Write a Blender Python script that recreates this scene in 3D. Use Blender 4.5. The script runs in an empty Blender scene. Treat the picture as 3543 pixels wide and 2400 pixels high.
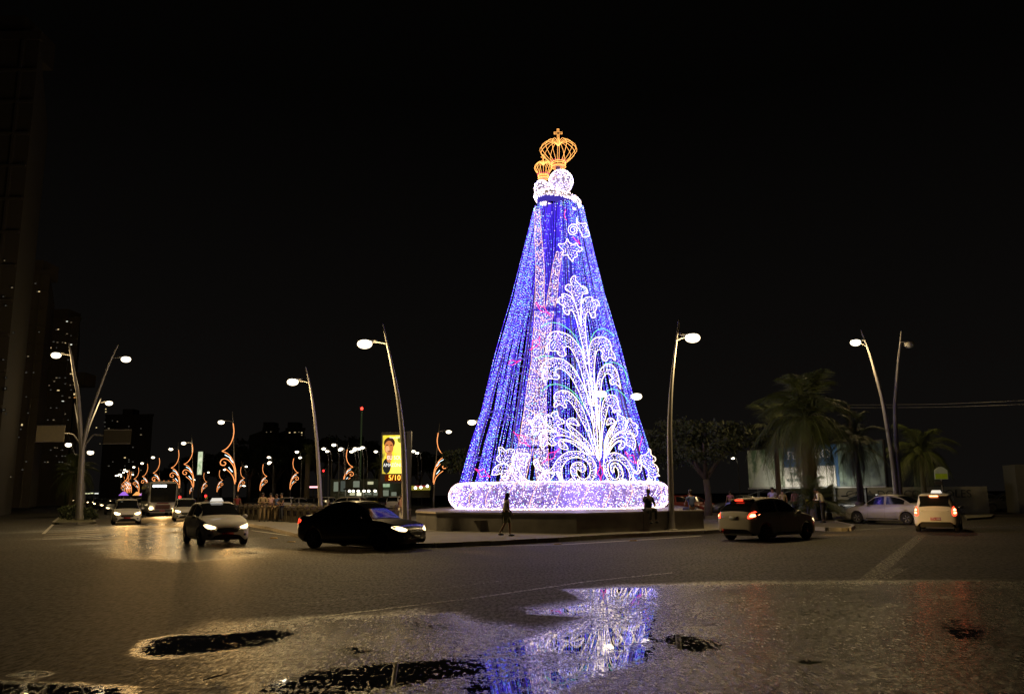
import bpy, bmesh, math, random
import numpy as np
from mathutils import Vector, Matrix
from mathutils.bvhtree import BVHTree
random.seed(7); rng = np.random.default_rng(7)
S = bpy.context.scene
col = S.collection
PI = math.pi
# ---------------------------------------------------------------- camera
F = 2851.0; CX, CY = 1771.5, 1200.0; HC = 1.70
PITCH = math.atan2(509.0, F); ROLL = 0.0081
_r0 = Vector((1, 0, 0)); _f = Vector((0, math.cos(PITCH), math.sin(PITCH))); _u0 = Vector((0, -math.sin(PITCH), math.cos(PITCH)))
_r = _r0 * math.cos(ROLL) - _u0 * math.sin(ROLL); _u = _r0 * math.sin(ROLL) + _u0 * math.cos(ROLL)
cam = bpy.data.cameras.new("camera"); cam.sensor_width = 36.0; cam.lens = 36.0 * F / 3543.0
cam.clip_start = 0.1; cam.clip_end = 3000
camo = bpy.data.objects.new("camera", cam); col.objects.link(camo); S.camera = camo
m = Matrix((( _r.x, _u.x, -_f.x, 0), (_r.y, _u.y, -_f.y, 0), (_r.z, _u.z, -_f.z, HC), (0, 0, 0, 1))); camo.matrix_world = m
# ---------------------------------------------------------------- night sky, exposure
W = bpy.data.worlds.new("World"); S.world = W; W.use_nodes = True
nt = W.node_tree; bg = nt.nodes["Background"]
tc = nt.nodes.new("ShaderNodeTexCoord"); sx = nt.nodes.new("ShaderNodeSeparateXYZ"); rp = nt.nodes.new("ShaderNodeValToRGB")
nt.links.new(tc.outputs["Generated"], sx.inputs[0]); nt.links.new(sx.outputs[2], rp.inputs[0]); nt.links.new(rp.outputs[0], bg.inputs[0])
rp.color_ramp.elements[0].position = 0.0; rp.color_ramp.elements[0].color = (0.0046, 0.0040, 0.0036, 1)
rp.color_ramp.elements[1].position = 0.45; rp.color_ramp.elements[1].color = (0.0009, 0.0008, 0.0007, 1)
bg.inputs[1].default_value = 1.0
S.view_settings.view_transform = 'Standard'; S.view_settings.look = 'None'; S.view_settings.exposure = 0.0; S.view_settings.gamma = 1.0
S.view_settings.use_curve_mapping = False
S.cycles.use_denoising = True; S.cycles.use_adaptive_sampling = False; S.cycles.max_bounces = 4; S.cycles.volume_bounces = 0; S.cycles.diffuse_bounces = 1; S.cycles.glossy_bounces = 3
S.cycles.transparent_max_bounces = 12; S.cycles.sample_clamp_indirect = 0.6; S.cycles.sample_clamp_direct = 7.0
S.cycles.caustics_reflective = False; S.cycles.caustics_refractive = False
LAMP = 1700.0      # watts of a near street lamp


def ray(px, py):
    return _f + _r * ((px - CX) / F) + _u * ((CY - py) / F)
def G(px, py, z=0.0):
    d = ray(px, py); t = (z - HC) / d.z
    return Vector((d.x * t, d.y * t, z))
def A(px, py, Y):
    d = ray(px, py); t = Y / d.y
    return Vector((d.x * t, Y, HC + d.z * t))
def GX(px, Y, z):            # point at height z and depth Y that shows in column px
    y = CY
    for _ in range(6):
        p = A(px, y, Y); q = A(px, y + 1, Y); y += (z - p.z) / (q.z - p.z)
    return A(px, y, Y)
# ---------------------------------------------------------------- materials
MATS = {}
def mat(name, color, rough=0.6, metal=0.0, noise=0.25, scale=6.0, spec=0.5, bump=0.0, bscale=40.0, emit=None, es=0.0, coat=0.0):
    if name in MATS: return MATS[name]
    m = bpy.data.materials.new(name); m.use_nodes = True; N = m.node_tree.nodes; L = m.node_tree.links
    b = N["Principled BSDF"]
    t = N.new("ShaderNodeTexCoord"); n = N.new("ShaderNodeTexNoise"); n.inputs["Scale"].default_value = scale; n.inputs["Detail"].default_value = 5
    L.new(t.outputs["Object"], n.inputs["Vector"])
    mx = N.new("ShaderNodeMix"); mx.data_type = 'RGBA'
    c0 = [c * (1 - noise) for c in color]; c1 = [min(1, c * (1 + noise)) for c in color]
    mx.inputs["A"].default_value = (*c0, 1); mx.inputs["B"].default_value = (*c1, 1)
    L.new(n.outputs["Fac"], mx.inputs["Factor"]); L.new(mx.outputs["Result"], b.inputs["Base Color"])
    b.inputs["Roughness"].default_value = rough; b.inputs["Metallic"].default_value = metal
    b.inputs["Specular IOR Level"].default_value = spec; b.inputs["Coat Weight"].default_value = coat; b.inputs["Coat Roughness"].default_value = 0.05
    if bump:
        n2 = N.new("ShaderNodeTexNoise"); n2.inputs["Scale"].default_value = bscale; n2.inputs["Detail"].default_value = 4
        L.new(t.outputs["Object"], n2.inputs["Vector"])
        bp = N.new("ShaderNodeBump"); bp.inputs["Strength"].default_value = bump; bp.inputs["Distance"].default_value = 0.02
        L.new(n2.outputs["Fac"], bp.inputs["Height"]); L.new(bp.outputs[0], b.inputs["Normal"])
    if emit:
        b.inputs["Emission Color"].default_value = (*emit, 1); b.inputs["Emission Strength"].default_value = es
    MATS[name] = m
    return m
def glow(name, color, strength, sample=False):
    if name in MATS: return MATS[name]
    m = bpy.data.materials.new(name); m.use_nodes = True; N = m.node_tree.nodes; L = m.node_tree.links
    N.remove(N["Principled BSDF"]); e = N.new("ShaderNodeEmission"); e.inputs[0].default_value = (*color, 1); e.inputs[1].default_value = strength
    L.new(e.outputs[0], N["Material Output"].inputs[0])
    m.cycles.emission_sampling = 'AUTO' if sample else 'NONE'
    MATS[name] = m
    return m
def sheer(name, color, alpha, es=0.0):
    m = bpy.data.materials.new(name); m.use_nodes = True; N = m.node_tree.nodes; L = m.node_tree.links
    N.remove(N["Principled BSDF"])
    d = N.new("ShaderNodeBsdfTranslucent"); d.inputs[0].default_value = (*color, 1)
    d2 = N.new("ShaderNodeBsdfDiffuse"); d2.inputs[0].default_value = (*color, 1)
    t = N.new("ShaderNodeBsdfTransparent"); a = N.new("ShaderNodeMixShader"); a.inputs[0].default_value = 0.4
    L.new(d.outputs[0], a.inputs[1]); L.new(d2.outputs[0], a.inputs[2])
    n = N.new("ShaderNodeTexNoise"); n.inputs["Scale"].default_value = 3.0; n.inputs["Detail"].default_value = 6
    r = N.new("ShaderNodeMapRange"); r.inputs[1].default_value = 0.3; r.inputs[2].default_value = 0.7; r.inputs[3].default_value = alpha * 0.5; r.inputs[4].default_value = min(1, alpha * 1.5)
    tc = N.new("ShaderNodeTexCoord"); L.new(tc.outputs["Object"], n.inputs["Vector"]); L.new(n.outputs["Fac"], r.inputs[0])
    b = N.new("ShaderNodeMixShader"); L.new(r.outputs[0], b.inputs[0]); L.new(t.outputs[0], b.inputs[1]); L.new(a.outputs[0], b.inputs[2])
    L.new(b.outputs[0], N["Material Output"].inputs[0]); MATS[name] = m
    return m
# ---------------------------------------------------------------- object helpers
def tag(o, label=None, cat=None, group=None, kind=None):
    if label: o["label"] = label
    if cat: o["category"] = cat
    if group: o["group"] = group
    if kind: o["kind"] = kind
    return o
def empty(name, loc=(0, 0, 0), rz=0.0, label=None, cat=None, group=None):
    o = bpy.data.objects.new(name, None); col.objects.link(o); o.location = loc; o.rotation_euler = (0, 0, rz); o.empty_display_size = 0.3
    return tag(o, label, cat, group)
def link(name, me, parent=None, loc=None, rot=None, kind=None):
    o = bpy.data.objects.new(name, me); col.objects.link(o)
    if parent: o.parent = parent
    if loc is not None: o.location = loc
    if rot is not None: o.rotation_euler = rot
    if kind: o["kind"] = kind
    return o
def children(o): return CH.get(o.name, [])
def copy_tree(o, parent=None):
    c = o.copy(); col.objects.link(c); c.parent = parent
    for ch in list(o.children): copy_tree(ch, c)
    return c
class MB:
    def __init__(s): s.v = []; s.f = []; s.mi = []
    def add(s, vs, fs, mi=0):
        k = len(s.v); s.v += [tuple(v) for v in vs]; s.f += [tuple(i + k for i in f) for f in fs]; s.mi += [mi] * len(fs); return s
    def box(s, x0, y0, z0, x1, y1, z1, mi=0):
        vs = [(x0, y0, z0), (x1, y0, z0), (x1, y1, z0), (x0, y1, z0), (x0, y0, z1), (x1, y0, z1), (x1, y1, z1), (x0, y1, z1)]
        return s.add(vs, [(0, 3, 2, 1), (4, 5, 6, 7), (0, 1, 5, 4), (1, 2, 6, 5), (2, 3, 7, 6), (3, 0, 4, 7)], mi)
    def tube(s, pts, rad, n=6, mi=0, caps=True, closed=False):
        pts = [Vector(p) for p in pts]; m_ = len(pts)
        if m_ < 2: return s
        if not hasattr(rad, '__len__'): rad = [rad] * m_
        vs = []; up = None
        for i, p in enumerate(pts):
            if closed: d = pts[(i + 1) % m_] - pts[i - 1]
            else: d = pts[min(i + 1, m_ - 1)] - pts[max(i - 1, 0)]
            if d.length < 1e-9: d = Vector((0, 0, 1))
            d.normalize()
            if up is None: up = d.orthogonal().normalized()
            else:
                up = up - d * up.dot(d)
                up = up.normalized() if up.length > 1e-6 else d.orthogonal().normalized()
            w = d.cross(up)
            for k in range(n):
                a = 2 * PI * k / n; vs.append(p + (up * math.cos(a) + w * math.sin(a)) * rad[i])
        fs = []
        for i in range(m_ if closed else m_ - 1):
            j = (i + 1) % m_
            for k in range(n):
                l = (k + 1) % n; fs.append((i * n + k, i * n + l, j * n + l, j * n + k))
        if caps and not closed: fs += [tuple(reversed(range(n))), tuple((m_ - 1) * n + k for k in range(n))]
        return s.add(vs, fs, mi)
    def lathe(s, prof, c=(0, 0, 0), n=16, axis='z', mi=0):
        vs = []; fs = []
        for r, z in prof:
            for k in range(n):
                a = 2 * PI * k / n; x, y = r * math.cos(a), r * math.sin(a)
                v = (x, y, z) if axis == 'z' else ((z, x, y) if axis == 'x' else (x, z, y))
                vs.append((v[0] + c[0], v[1] + c[1], v[2] + c[2]))
        for i in range(len(prof) - 1):
            for k in range(n):
                l = (k + 1) % n; fs.append((i * n + k, i * n + l, (i + 1) * n + l, (i + 1) * n + k))
        fs += [tuple(reversed(range(n))), tuple((len(prof) - 1) * n + k for k in range(n))]
        return s.add(vs, fs, mi)
    def ell(s, c, r, nu=12, nv=8, mi=0):
        prof = [(max(1e-4, math.sin(PI * i / nv)), -math.cos(PI * i / nv)) for i in range(nv + 1)]
        k = len(s.v); s.lathe(prof, n=nu, mi=mi)
        for i in range(k, len(s.v)):
            v = s.v[i]; s.v[i] = (c[0] + v[0] * r[0], c[1] + v[1] * r[1], c[2] + v[2] * r[2])
        return s
    def mesh(s, name, mats, smooth=False):
        me = bpy.data.meshes.new(name); me.from_pydata(s.v, [], s.f)
        if not isinstance(mats, (list, tuple)): mats = [mats]
        for m_ in mats: me.materials.append(m_)
        if len(mats) > 1: me.polygons.foreach_set("material_index", s.mi)
        if smooth: me.polygons.foreach_set("use_smooth", [True] * len(s.f))
        me.validate(); me.update()
        return me
    def build(s, name, mats, parent=None, smooth=False, loc=None, rot=None, kind=None):
        return link(name, s.mesh(name, mats, smooth), parent, loc, rot, kind)
OCT_V = np.array([(1, 0, 0), (-1, 0, 0), (0, 1, 0), (0, -1, 0), (0, 0, 1), (0, 0, -1)], float)
OCT_F = np.array([(0, 2, 4), (2, 1, 4), (1, 3, 4), (3, 0, 4), (2, 0, 5), (1, 2, 5), (3, 1, 5), (0, 3, 5)])
def led_mesh(name, pts, rad, mats, idx=None, extra=None):
    """little LED bulbs as octahedra; extra = MB to append (material index of its own)"""
    pts = np.asarray(pts, float).reshape(-1, 3); n = len(pts)
    rr = (np.full(n, rad) if np.isscalar(rad) else np.asarray(rad))[:, None, None]
    V = (pts[:, None, :] + OCT_V[None] * rr).reshape(-1, 3); Fc = (np.arange(n)[:, None, None] * 6 + OCT_F[None]).reshape(-1, 3)
    if idx is None: idx = np.zeros(n, int)
    MI = np.repeat(idx, 8)
    fs = Fc.tolist(); mi = MI.tolist(); vs = V.tolist()
    if extra is not None:
        k = len(vs); vs += [tuple(v) for v in extra.v]; fs += [tuple(i + k for i in f) for f in extra.f]; mi += extra.mi
    me = bpy.data.meshes.new(name); me.from_pydata(vs, [], fs)
    for m_ in mats: me.materials.append(m_)
    me.polygons.foreach_set("material_index", mi); me.update()
    return me
def crom(pts, sub=4, closed=False):
    P = [np.array(p, float) for p in pts]; n = len(P); out = []
    for i in range(n if closed else n - 1):
        p1, p2 = P[i], P[(i + 1) % n]
        p0 = P[i - 1] if (closed or i > 0) else p1; p3 = P[(i + 2) % n] if (closed or i < n - 2) else p2
        for k in range(sub):
            t = k / sub
            out.append(0.5 * ((2 * p1) + (-p0 + p2) * t + (2 * p0 - 5 * p1 + 4 * p2 - p3) * t * t + (-p0 + 3 * p1 - 3 * p2 + p3) * t ** 3))
    if not closed: out.append(P[-1])
    return out
def text(name, s, size, loc, rot, m, parent=None, extrude=0.01, align='CENTER', sx=1.0):
    c = bpy.data.curves.new(name, 'FONT'); c.body = s; c.size = size; c.extrude = extrude; c.align_x = align; c.align_y = 'CENTER'; c.materials.append(m)
    t_ = bpy.data.objects.new(name, c); col.objects.link(t_); me = bpy.data.meshes.new_from_object(t_.evaluated_get(bpy.context.evaluated_depsgraph_get())); bpy.data.objects.remove(t_); me.name = name
    o = bpy.data.objects.new(name, me); col.objects.link(o); o.location = loc; o.rotation_euler = rot; o.scale = (sx, 1, 1)
    if parent: o.parent = parent
    return o
_ON = 'first second third fourth fifth sixth seventh eighth ninth tenth eleventh twelfth thirteenth fourteenth fifteenth sixteenth seventeenth eighteenth nineteenth twentieth'.split()
def ordw(i):
    if i < 20: return _ON[i]
    return ('twenty ' if i < 29 else 'thirty ') + _ON[(i - 20) % 10] if (i + 1) % 10 else 'thirtieth'
def inside(poly, x, y):
    n = len(poly); c = np.zeros(np.shape(x), bool); j = n - 1
    for i in range(n):
        xi, yi = poly[i][0], poly[i][1]; xj, yj = poly[j][0], poly[j][1]
        k = (yi > y) != (yj > y)
        with np.errstate(divide='ignore', invalid='ignore'):
            c ^= k & (x < (xj - xi) * (y - yi) / ((yj - yi) if yj != yi else 1e-9) + xi)
        j = i
    return c
def sdist(poly, x, y):
    d = np.full(np.shape(x), 1e9); n = len(poly)
    for i in range(n):
        ax, ay = poly[i][0], poly[i][1]; bx, by = poly[(i + 1) % n][0], poly[(i + 1) % n][1]
        ex, ey = bx - ax, by - ay; L2 = ex * ex + ey * ey + 1e-12
        t = np.clip(((x - ax) * ex + (y - ay) * ey) / L2, 0, 1); d = np.minimum(d, np.hypot(x - ax - t * ex, y - ay - t * ey))
    return np.where(inside(poly, x, y), d, -d)
# ================================================================ GROUND: wet asphalt sheet
def ground():
    xs = np.concatenate([[-1500, -700, -350, -180, -90, -50, -30, -22, -18], np.arange(-15, 15.01, 0.1), [18, 22, 30, 50, 90, 180, 350, 700, 1500]])
    ys = np.concatenate([[-60, -20, -5, 0, 1.2], np.arange(2.0, 24.01, 0.1), [26, 29, 33, 38, 45, 55, 70, 100, 150, 250, 450, 900, 2200]])
    X, Y = np.meshgrid(xs, ys); nx, ny = len(xs), len(ys)
    def pw(pts): return [tuple(G(x * 1.5245, y * 1.5245)[:2]) for x, y in pts]     # outline traced at display scale, then laid on the ground
    wet = np.zeros(X.shape)
    def lay(pts, level, soft, floor=0.0):
        nonlocal wet
        d = sdist(pw(pts), X, Y); k = np.clip(d / soft * 0.5 + 0.5, 0, 1); k = k * k * (3 - 2 * k); wet = np.maximum(wet, level * k)
    # damp film over the near half of the junction
    lay([(-900, 1900), (-900, 1560), (60, 1530), (190, 1475), (330, 1430), (470, 1400), (640, 1400), (800, 1398), (960, 1380), (1060, 1404), (1230, 1422), (1330, 1398), (1230, 1388), (1190, 1378),
         (1310, 1362), (1395, 1352), (1290, 1337), (1400, 1326), (1620, 1320), (1900, 1316), (2330, 1314), (2900, 1316), (2900, 1900)], 0.47, 1.0)
    fade = np.clip((X + 0.42 * Y + 1.0) / 3.4, 0.0, 1.0); wet = wet * (0.12 + 0.88 * fade)          # drier towards the left
    lay([(215, 1190), (330, 1178), (430, 1185), (560, 1225), (610, 1262), (420, 1275), (240, 1262), (200, 1225)], 0.50, 1.6)
    # thin standing water
    lay([(1520, 1332), (2050, 1324), (2090, 1390), (1980, 1480), (1850, 1600), (1560, 1600), (1540, 1400)], 0.56, 0.9); lay([(680, 1400), (1040, 1388), (1120, 1430), (1000, 1470), (760, 1480), (660, 1440)], 0.56, 0.6)
    for pts, lv, sf in (
        ([(310, 1480), (335, 1452), (400, 1440), (520, 1437), (610, 1427), (690, 1433), (650, 1452), (600, 1466), (500, 1478), (350, 1494)], 1.0, 0.18),
        ([(600, 1545), (700, 1522), (850, 1504), (1000, 1492), (1090, 1490), (1150, 1512), (1090, 1535), (980, 1545), (860, 1575), (700, 1590), (560, 1580)], 0.95, 0.2),
        ([(1130, 1474), (1200, 1455), (1300, 1440), (1460, 1408), (1490, 1425), (1500, 1452), (1400, 1470), (1300, 1478), (1180, 1490)], 0.96, 0.16),
        ([(1480, 1452), (1500, 1438), (1545, 1434), (1640, 1455), (1660, 1470), (1600, 1480), (1540, 1478)], 0.93, 0.16),
        ([(1230, 1520), (1330, 1502), (1450, 1470), (1500, 1468), (1460, 1500), (1350, 1522), (1250, 1545), (1120, 1590), (1060, 1565)], 0.93, 0.14),
        ([(1290, 1337), (1400, 1331), (1500, 1332), (1500, 1352), (1400, 1357), (1350, 1347)], 0.92, 0.3),
        ([(1200, 1386), (1290, 1372), (1400, 1366), (1500, 1372), (1500, 1400), (1400, 1412), (1330, 1396)], 0.80, 0.3),
        ([(1780, 1500), (1850, 1492), (1880, 1505), (1820, 1516)], 0.85, 0.12),
        ([(2100, 1408), (2180, 1400), (2260, 1425), (2240, 1450), (2160, 1460)], 0.80, 0.2),
        ([(740, 1470), (800, 1463), (860, 1478), (800, 1488)], 0.85, 0.12),
        ([(-200, 1600), (-100, 1540), (60, 1548), (200, 1552), (290, 1560), (300, 1620)], 0.95, 0.15),
        ([(20, 1530), (70, 1520), (120, 1528), (80, 1540)], 0.9, 0.1),
        ([(1020, 1490), (1120, 1460), (1200, 1440), (1330, 1400), (1200, 1392), (1330, 1362), (1280, 1336), (1500, 1328), (1520, 1380), (1500, 1440), (1510, 1500), (1400, 1530), (1290, 1575), (1180, 1680), (1000, 1660), (1040, 1540)], 0.76, 0.2),
        ([(1900, 1340), (2010, 1330), (2060, 1360), (1980, 1395), (1930, 1380)], 0.62, 0.3)):
        lay(pts, lv, sf)
    # low dry rises between
    V = np.stack([X, Y, np.zeros_like(X)], -1).reshape(-1, 3)
    I = np.arange(nx * ny).reshape(ny, nx); Q = np.stack([I[:-1, :-1], I[:-1, 1:], I[1:, 1:], I[1:, :-1]], -1).reshape(-1, 4)
    me = bpy.data.meshes.new("road"); me.from_pydata(V.tolist(), [], Q.tolist())
    at = me.attributes.new("wet", 'FLOAT', 'POINT'); at.data.foreach_set("value", wet.reshape(-1).astype(np.float32))
    m = bpy.data.materials.new("wet_asphalt"); m.use_nodes = True; N = m.node_tree.nodes; L = m.node_tree.links; b = N["Principled BSDF"]
    tc = N.new("ShaderNodeTexCoord"); at = N.new("ShaderNodeAttribute"); at.attribute_name = "wet"
    mp = N.new("ShaderNodeMapping"); mp.inputs["Scale"].default_value = (1.0, 0.30, 1.0); L.new(tc.outputs["Object"], mp.inputs["Vector"])
    def noise(sc, det=3, rgh=0.5, mapped=False):
        n = N.new("ShaderNodeTexNoise"); n.inputs["Scale"].default_value = sc; n.inputs["Detail"].default_value = det; n.inputs["Roughness"].default_value = rgh
        L.new(mp.outputs[0] if mapped else tc.outputs["Object"], n.inputs["Vector"]); r = N.new("ShaderNodeMapRange"); r.inputs[1].default_value = 0.28; r.inputs[2].default_value = 0.72; r.clamp = False; L.new(n.outputs["Fac"], r.inputs[0]); return r.outputs[0]
    def math_(op, a, c, d=None):
        n = N.new("ShaderNodeMath"); n.operation = op
        for k, v in enumerate((a, c, d)):
            if v is None: continue
            if isinstance(v, (int, float)): n.inputs[k].default_value = v
            else: L.new(v, n.inputs[k])
        return n.outputs[0]
    def rng_(v, a, c, d, e):
        n = N.new("ShaderNodeMapRange"); n.interpolation_type = 'SMOOTHSTEP'
        for k, x in zip((1, 2, 3, 4), (a, c, d, e)): n.inputs[k].default_value = x
        L.new(v, n.inputs[0]); return n.outputs[0]
    big = noise(0.6, 5, 0.65); mid = noise(7.0, 5, 0.7); grain = noise(26.0, 3, 0.6, True); fine = noise(60.0, 2, 0.5, True)
    w = at.outputs["Fac"]
    w = math_('ADD', w, math_('MULTIPLY', math_('SUBTRACT', big, 0.5), math_('MULTIPLY', w, 0.55)))
    w = math_('ADD', w, math_('MULTIPLY', math_('SUBTRACT', mid, 0.5), math_('MULTIPLY', w, 0.55)))
    w = math_('ADD', w, math_('MULTIPLY', math_('SUBTRACT', 0.5, grain), math_('MULTIPLY', w, 0.75)))
    patch = noise(0.22, 6, 0.7)
    damp = rng_(w, 0.12, 0.42, 0, 1); pud = rng_(w, 0.72, 0.84, 0, 1); film = rng_(w, 0.5, 0.8, 0, 1)
    rough = math_('MULTIPLY_ADD', damp, -0.54, 0.76); rough = math_('MULTIPLY_ADD', film, -0.13, rough); rough = math_('ADD', rough, math_('MULTIPLY', math_('MULTIPLY_ADD', patch, -0.16, 0.06), damp)); rough = math_('MULTIPLY_ADD', math_('MULTIPLY', math_('SUBTRACT', grain, 0.5), damp), 0.16, rough); rough = math_('MAXIMUM', rough, 0.03)
    rough = math_('MULTIPLY', rough, math_('MULTIPLY_ADD', pud, -0.93, 1.0)); L.new(rough, b.inputs["Roughness"])
    c = N.new("ShaderNodeMix"); c.data_type = 'RGBA'; c.inputs["A"].default_value = (0.030, 0.026, 0.020, 1); c.inputs["B"].default_value = (0.014, 0.013, 0.011, 1); L.new(damp, c.inputs["Factor"])
    c2 = N.new("ShaderNodeMix"); c2.data_type = 'RGBA'; c2.inputs["B"].default_value = (0.012, 0.011, 0.010, 1); L.new(c.outputs["Result"], c2.inputs["A"]); L.new(pud, c2.inputs["Factor"])
    patch = noise(0.22, 6, 0.7)
    speck2 = noise(14.0, 6, 0.8, True); mul = math_('MULTIPLY', math_('MULTIPLY_ADD', patch, 1.1, 0.4), math_('MULTIPLY', math_('MULTIPLY_ADD', grain, 0.7, 0.65), math_('MAXIMUM', math_('MULTIPLY_ADD', speck2, 1.1, 0.45), 0.1)))
    v = N.new("ShaderNodeVectorMath"); v.operation = 'SCALE'; L.new(c2.outputs["Result"], v.inputs[0]); L.new(mul, v.inputs["Scale"]); L.new(v.outputs[0], b.inputs["Base Color"])
    vo = N.new('ShaderNodeTexVoronoi'); vo.feature = 'DISTANCE_TO_EDGE'; vo.inputs['Scale'].default_value = 0.22; wv = N.new('ShaderNodeVectorMath'); wv.operation = 'MULTIPLY_ADD'; L.new(math_('MULTIPLY', mid, 0.5), wv.inputs[0]); wv.inputs[1].default_value = (1, 1, 0); L.new(tc.outputs['Object'], wv.inputs[2]); L.new(wv.outputs[0], vo.inputs['Vector'])
    crack = rng_(vo.outputs['Distance'], 0.0, 0.012, 0.35, 1.0); v2 = N.new('ShaderNodeVectorMath'); v2.operation = 'SCALE'; L.new(v.outputs[0], v2.inputs[0]); L.new(crack, v2.inputs['Scale']); L.new(v2.outputs[0], b.inputs['Base Color'])
    h = math_('ADD', math_('MULTIPLY', grain, 1.0), math_('MULTIPLY', fine, 0.25)); h = math_('ADD', h, math_('MULTIPLY', mid, 3.0)); h = math_('ADD', h, math_('MULTIPLY', noise(11.0, 3, 0.6, True), 2.6))
    speck = rng_(noise(17.0, 6, 0.8, True), 0.3, 0.8, 0.0, 1.0); L.new(math_('MULTIPLY', math_('MULTIPLY_ADD', speck, 1.3, 0.06), math_('MULTIPLY_ADD', damp, 0.3, 0.55)), b.inputs['Specular IOR Level'])
    bp = N.new("ShaderNodeBump"); bp.inputs["Distance"].default_value = 0.013
    st = math_('MULTIPLY', math_('MULTIPLY_ADD', damp, 0.46, 0.12), math_('MULTIPLY_ADD', pud, -0.985, 1.0)); st = math_('MULTIPLY', st, math_('MULTIPLY_ADD', film, -0.86, 1.0))
    L.new(st, bp.inputs["Strength"]); L.new(h, bp.inputs["Height"]); L.new(bp.outputs[0], b.inputs["Normal"])
    b.inputs["IOR"].default_value = 1.5
    me.materials.append(m); link("road", me, kind="structure")
ground()
AV = Vector((-0.4575, 0.8892, 0)); AVR = Vector((AV.y, -AV.x, 0))      # direction of the avenue on the left
PAV = mat("paving", (0.17, 0.16, 0.145), 0.75, noise=0.35, scale=1.3, bump=0.3, bscale=30)
KERB = mat("kerb_concrete", (0.26, 0.25, 0.22), 0.8, noise=0.4, scale=4, bump=0.4)
CONC = mat("stained_concrete", (0.16, 0.15, 0.135), 0.85, noise=0.55, scale=1.6, bump=0.3, bscale=25)
PAINT = mat("worn_road_paint", (0.50, 0.48, 0.42), 0.6, noise=0.5, scale=20)
def slab(name, pts, z, m, thick=None):
    mb = MB(); n = len(pts); b0 = 0.0 if thick is None else z - thick
    vs = [(p[0], p[1], z) for p in pts] + [(p[0], p[1], b0) for p in pts]
    mb.add(vs, [tuple(range(n))] + [(i, i + n, (i + 1) % n + n, (i + 1) % n) for i in range(n)])
    o = mb.build(name, m, kind="structure"); bm = bmesh.new(); bm.from_mesh(o.data); bmesh.ops.triangulate(bm, faces=[f for f in bm.faces if len(f.verts) > 4]); bmesh.ops.recalc_face_normals(bm, faces=bm.faces); bm.to_mesh(o.data); bm.free()
    return o
def kerb_run(pts, parent, step=1.0, w=0.16, z=0.156):
    P = [Vector((p[0], p[1], 0)) for p in pts]; out = []; k = 0
    seg = [(P[i + 1] - P[i]).length for i in range(len(P) - 1)]; tot = sum(seg)
    def at(s):
        for i, l in enumerate(seg):
            if s <= l or i == len(seg) - 1: return P[i].lerp(P[i + 1], min(1, s / l))
            s -= l
    s = 0
    while s < tot - 0.3:
        a = at(s + 0.012); b = at(min(tot, s + step - 0.012)); d = (b - a).normalized(); nrm = Vector((-d.y, d.x, 0))
        j = random.uniform(-0.006, 0.006); mb = MB()
        vs = []
        for zz, in ((0.0,), (z + j - 0.02,), (z + j,)):
            o_ = 0.02 if zz == z + j else 0.0
            for q, off in ((a, o_), (b, o_), (b, w), (a, w)): vs.append((q.x + nrm.x * off, q.y + nrm.y * off, zz))
        mb.add(vs, [(0, 1, 5, 4), (1, 2, 6, 5), (2, 3, 7, 6), (3, 0, 4, 7), (4, 5, 9, 8), (5, 6, 10, 9), (6, 7, 11, 10), (7, 4, 8, 11), (8, 9, 10, 11)])
        mb.build("kerb_stone", KERB, parent); s += step
# the plaza island round the light tower
front = [G(x, y, 0.15) for x, y in ((640, 1770), (760, 1785), (873, 1811), (950, 1824), (1034, 1844), (1180, 1866), (1350, 1878), (1500, 1877), (1672, 1871), (1930, 1858), (2145, 1845), (2425, 1834), (2500, 1829), (2535, 1822), (2540, 1812), (2500, 1804))]
far_l = front[0] + AV * 260
isl = slab("plaza_pavement", [far_l] + front + [GX(2440, 46, .15), GX(2350, 75, .15), GX(1600, 78, .15), GX(1430, 62, .15), GX(1100, 72, .15), front[0] + AV * 262 + AVR * 5], 0.15, PAV)
kerb_run(list(reversed([far_l * 0.12 + front[0] * 0.88] + front)), isl)
# avenue median with the double lamps
ml, mr = G(189, 1806, .15), G(324, 1804, .15)
tipm = (ml + mr) / 2 - AV * 0.5
med = slab("avenue_median", [ml, tipm, mr, mr + AV * 230, ml + AV * 230 + AVR * 1.0], 0.15, mat("median_soil", (0.10, 0.10, 0.055), 0.9, noise=0.5, scale=2, bump=0.5))
kerb_run([ml + AV * 30, ml, tipm, mr, mr + AV * 30][::-1], med)
# island on the right with the palms
rm = [G(x, y, .15) for x, y in ((2440, 1797), (2560, 1800), (2700, 1810), (2850, 1824), (2930, 1825), (2947, 1815), (2880, 1800), (2960, 1793), (3100, 1778), (3060, 1770), (2900, 1762), (2700, 1758), (2440, 1774))]
rms = slab("right_island", rm, 0.15, mat("dry_verge", (0.12, 0.11, 0.075), 0.9, noise=0.5, scale=2, bump=0.5))
kerb_run(list(reversed(rm[:9])), rms)
fv = [G(x, y, .12) for x, y in ((3335, 1779), (3440, 1777), (3430, 1786), (3345, 1792))]
slab("far_verge", fv, 0.12, MATS["dry_verge"])
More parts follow.
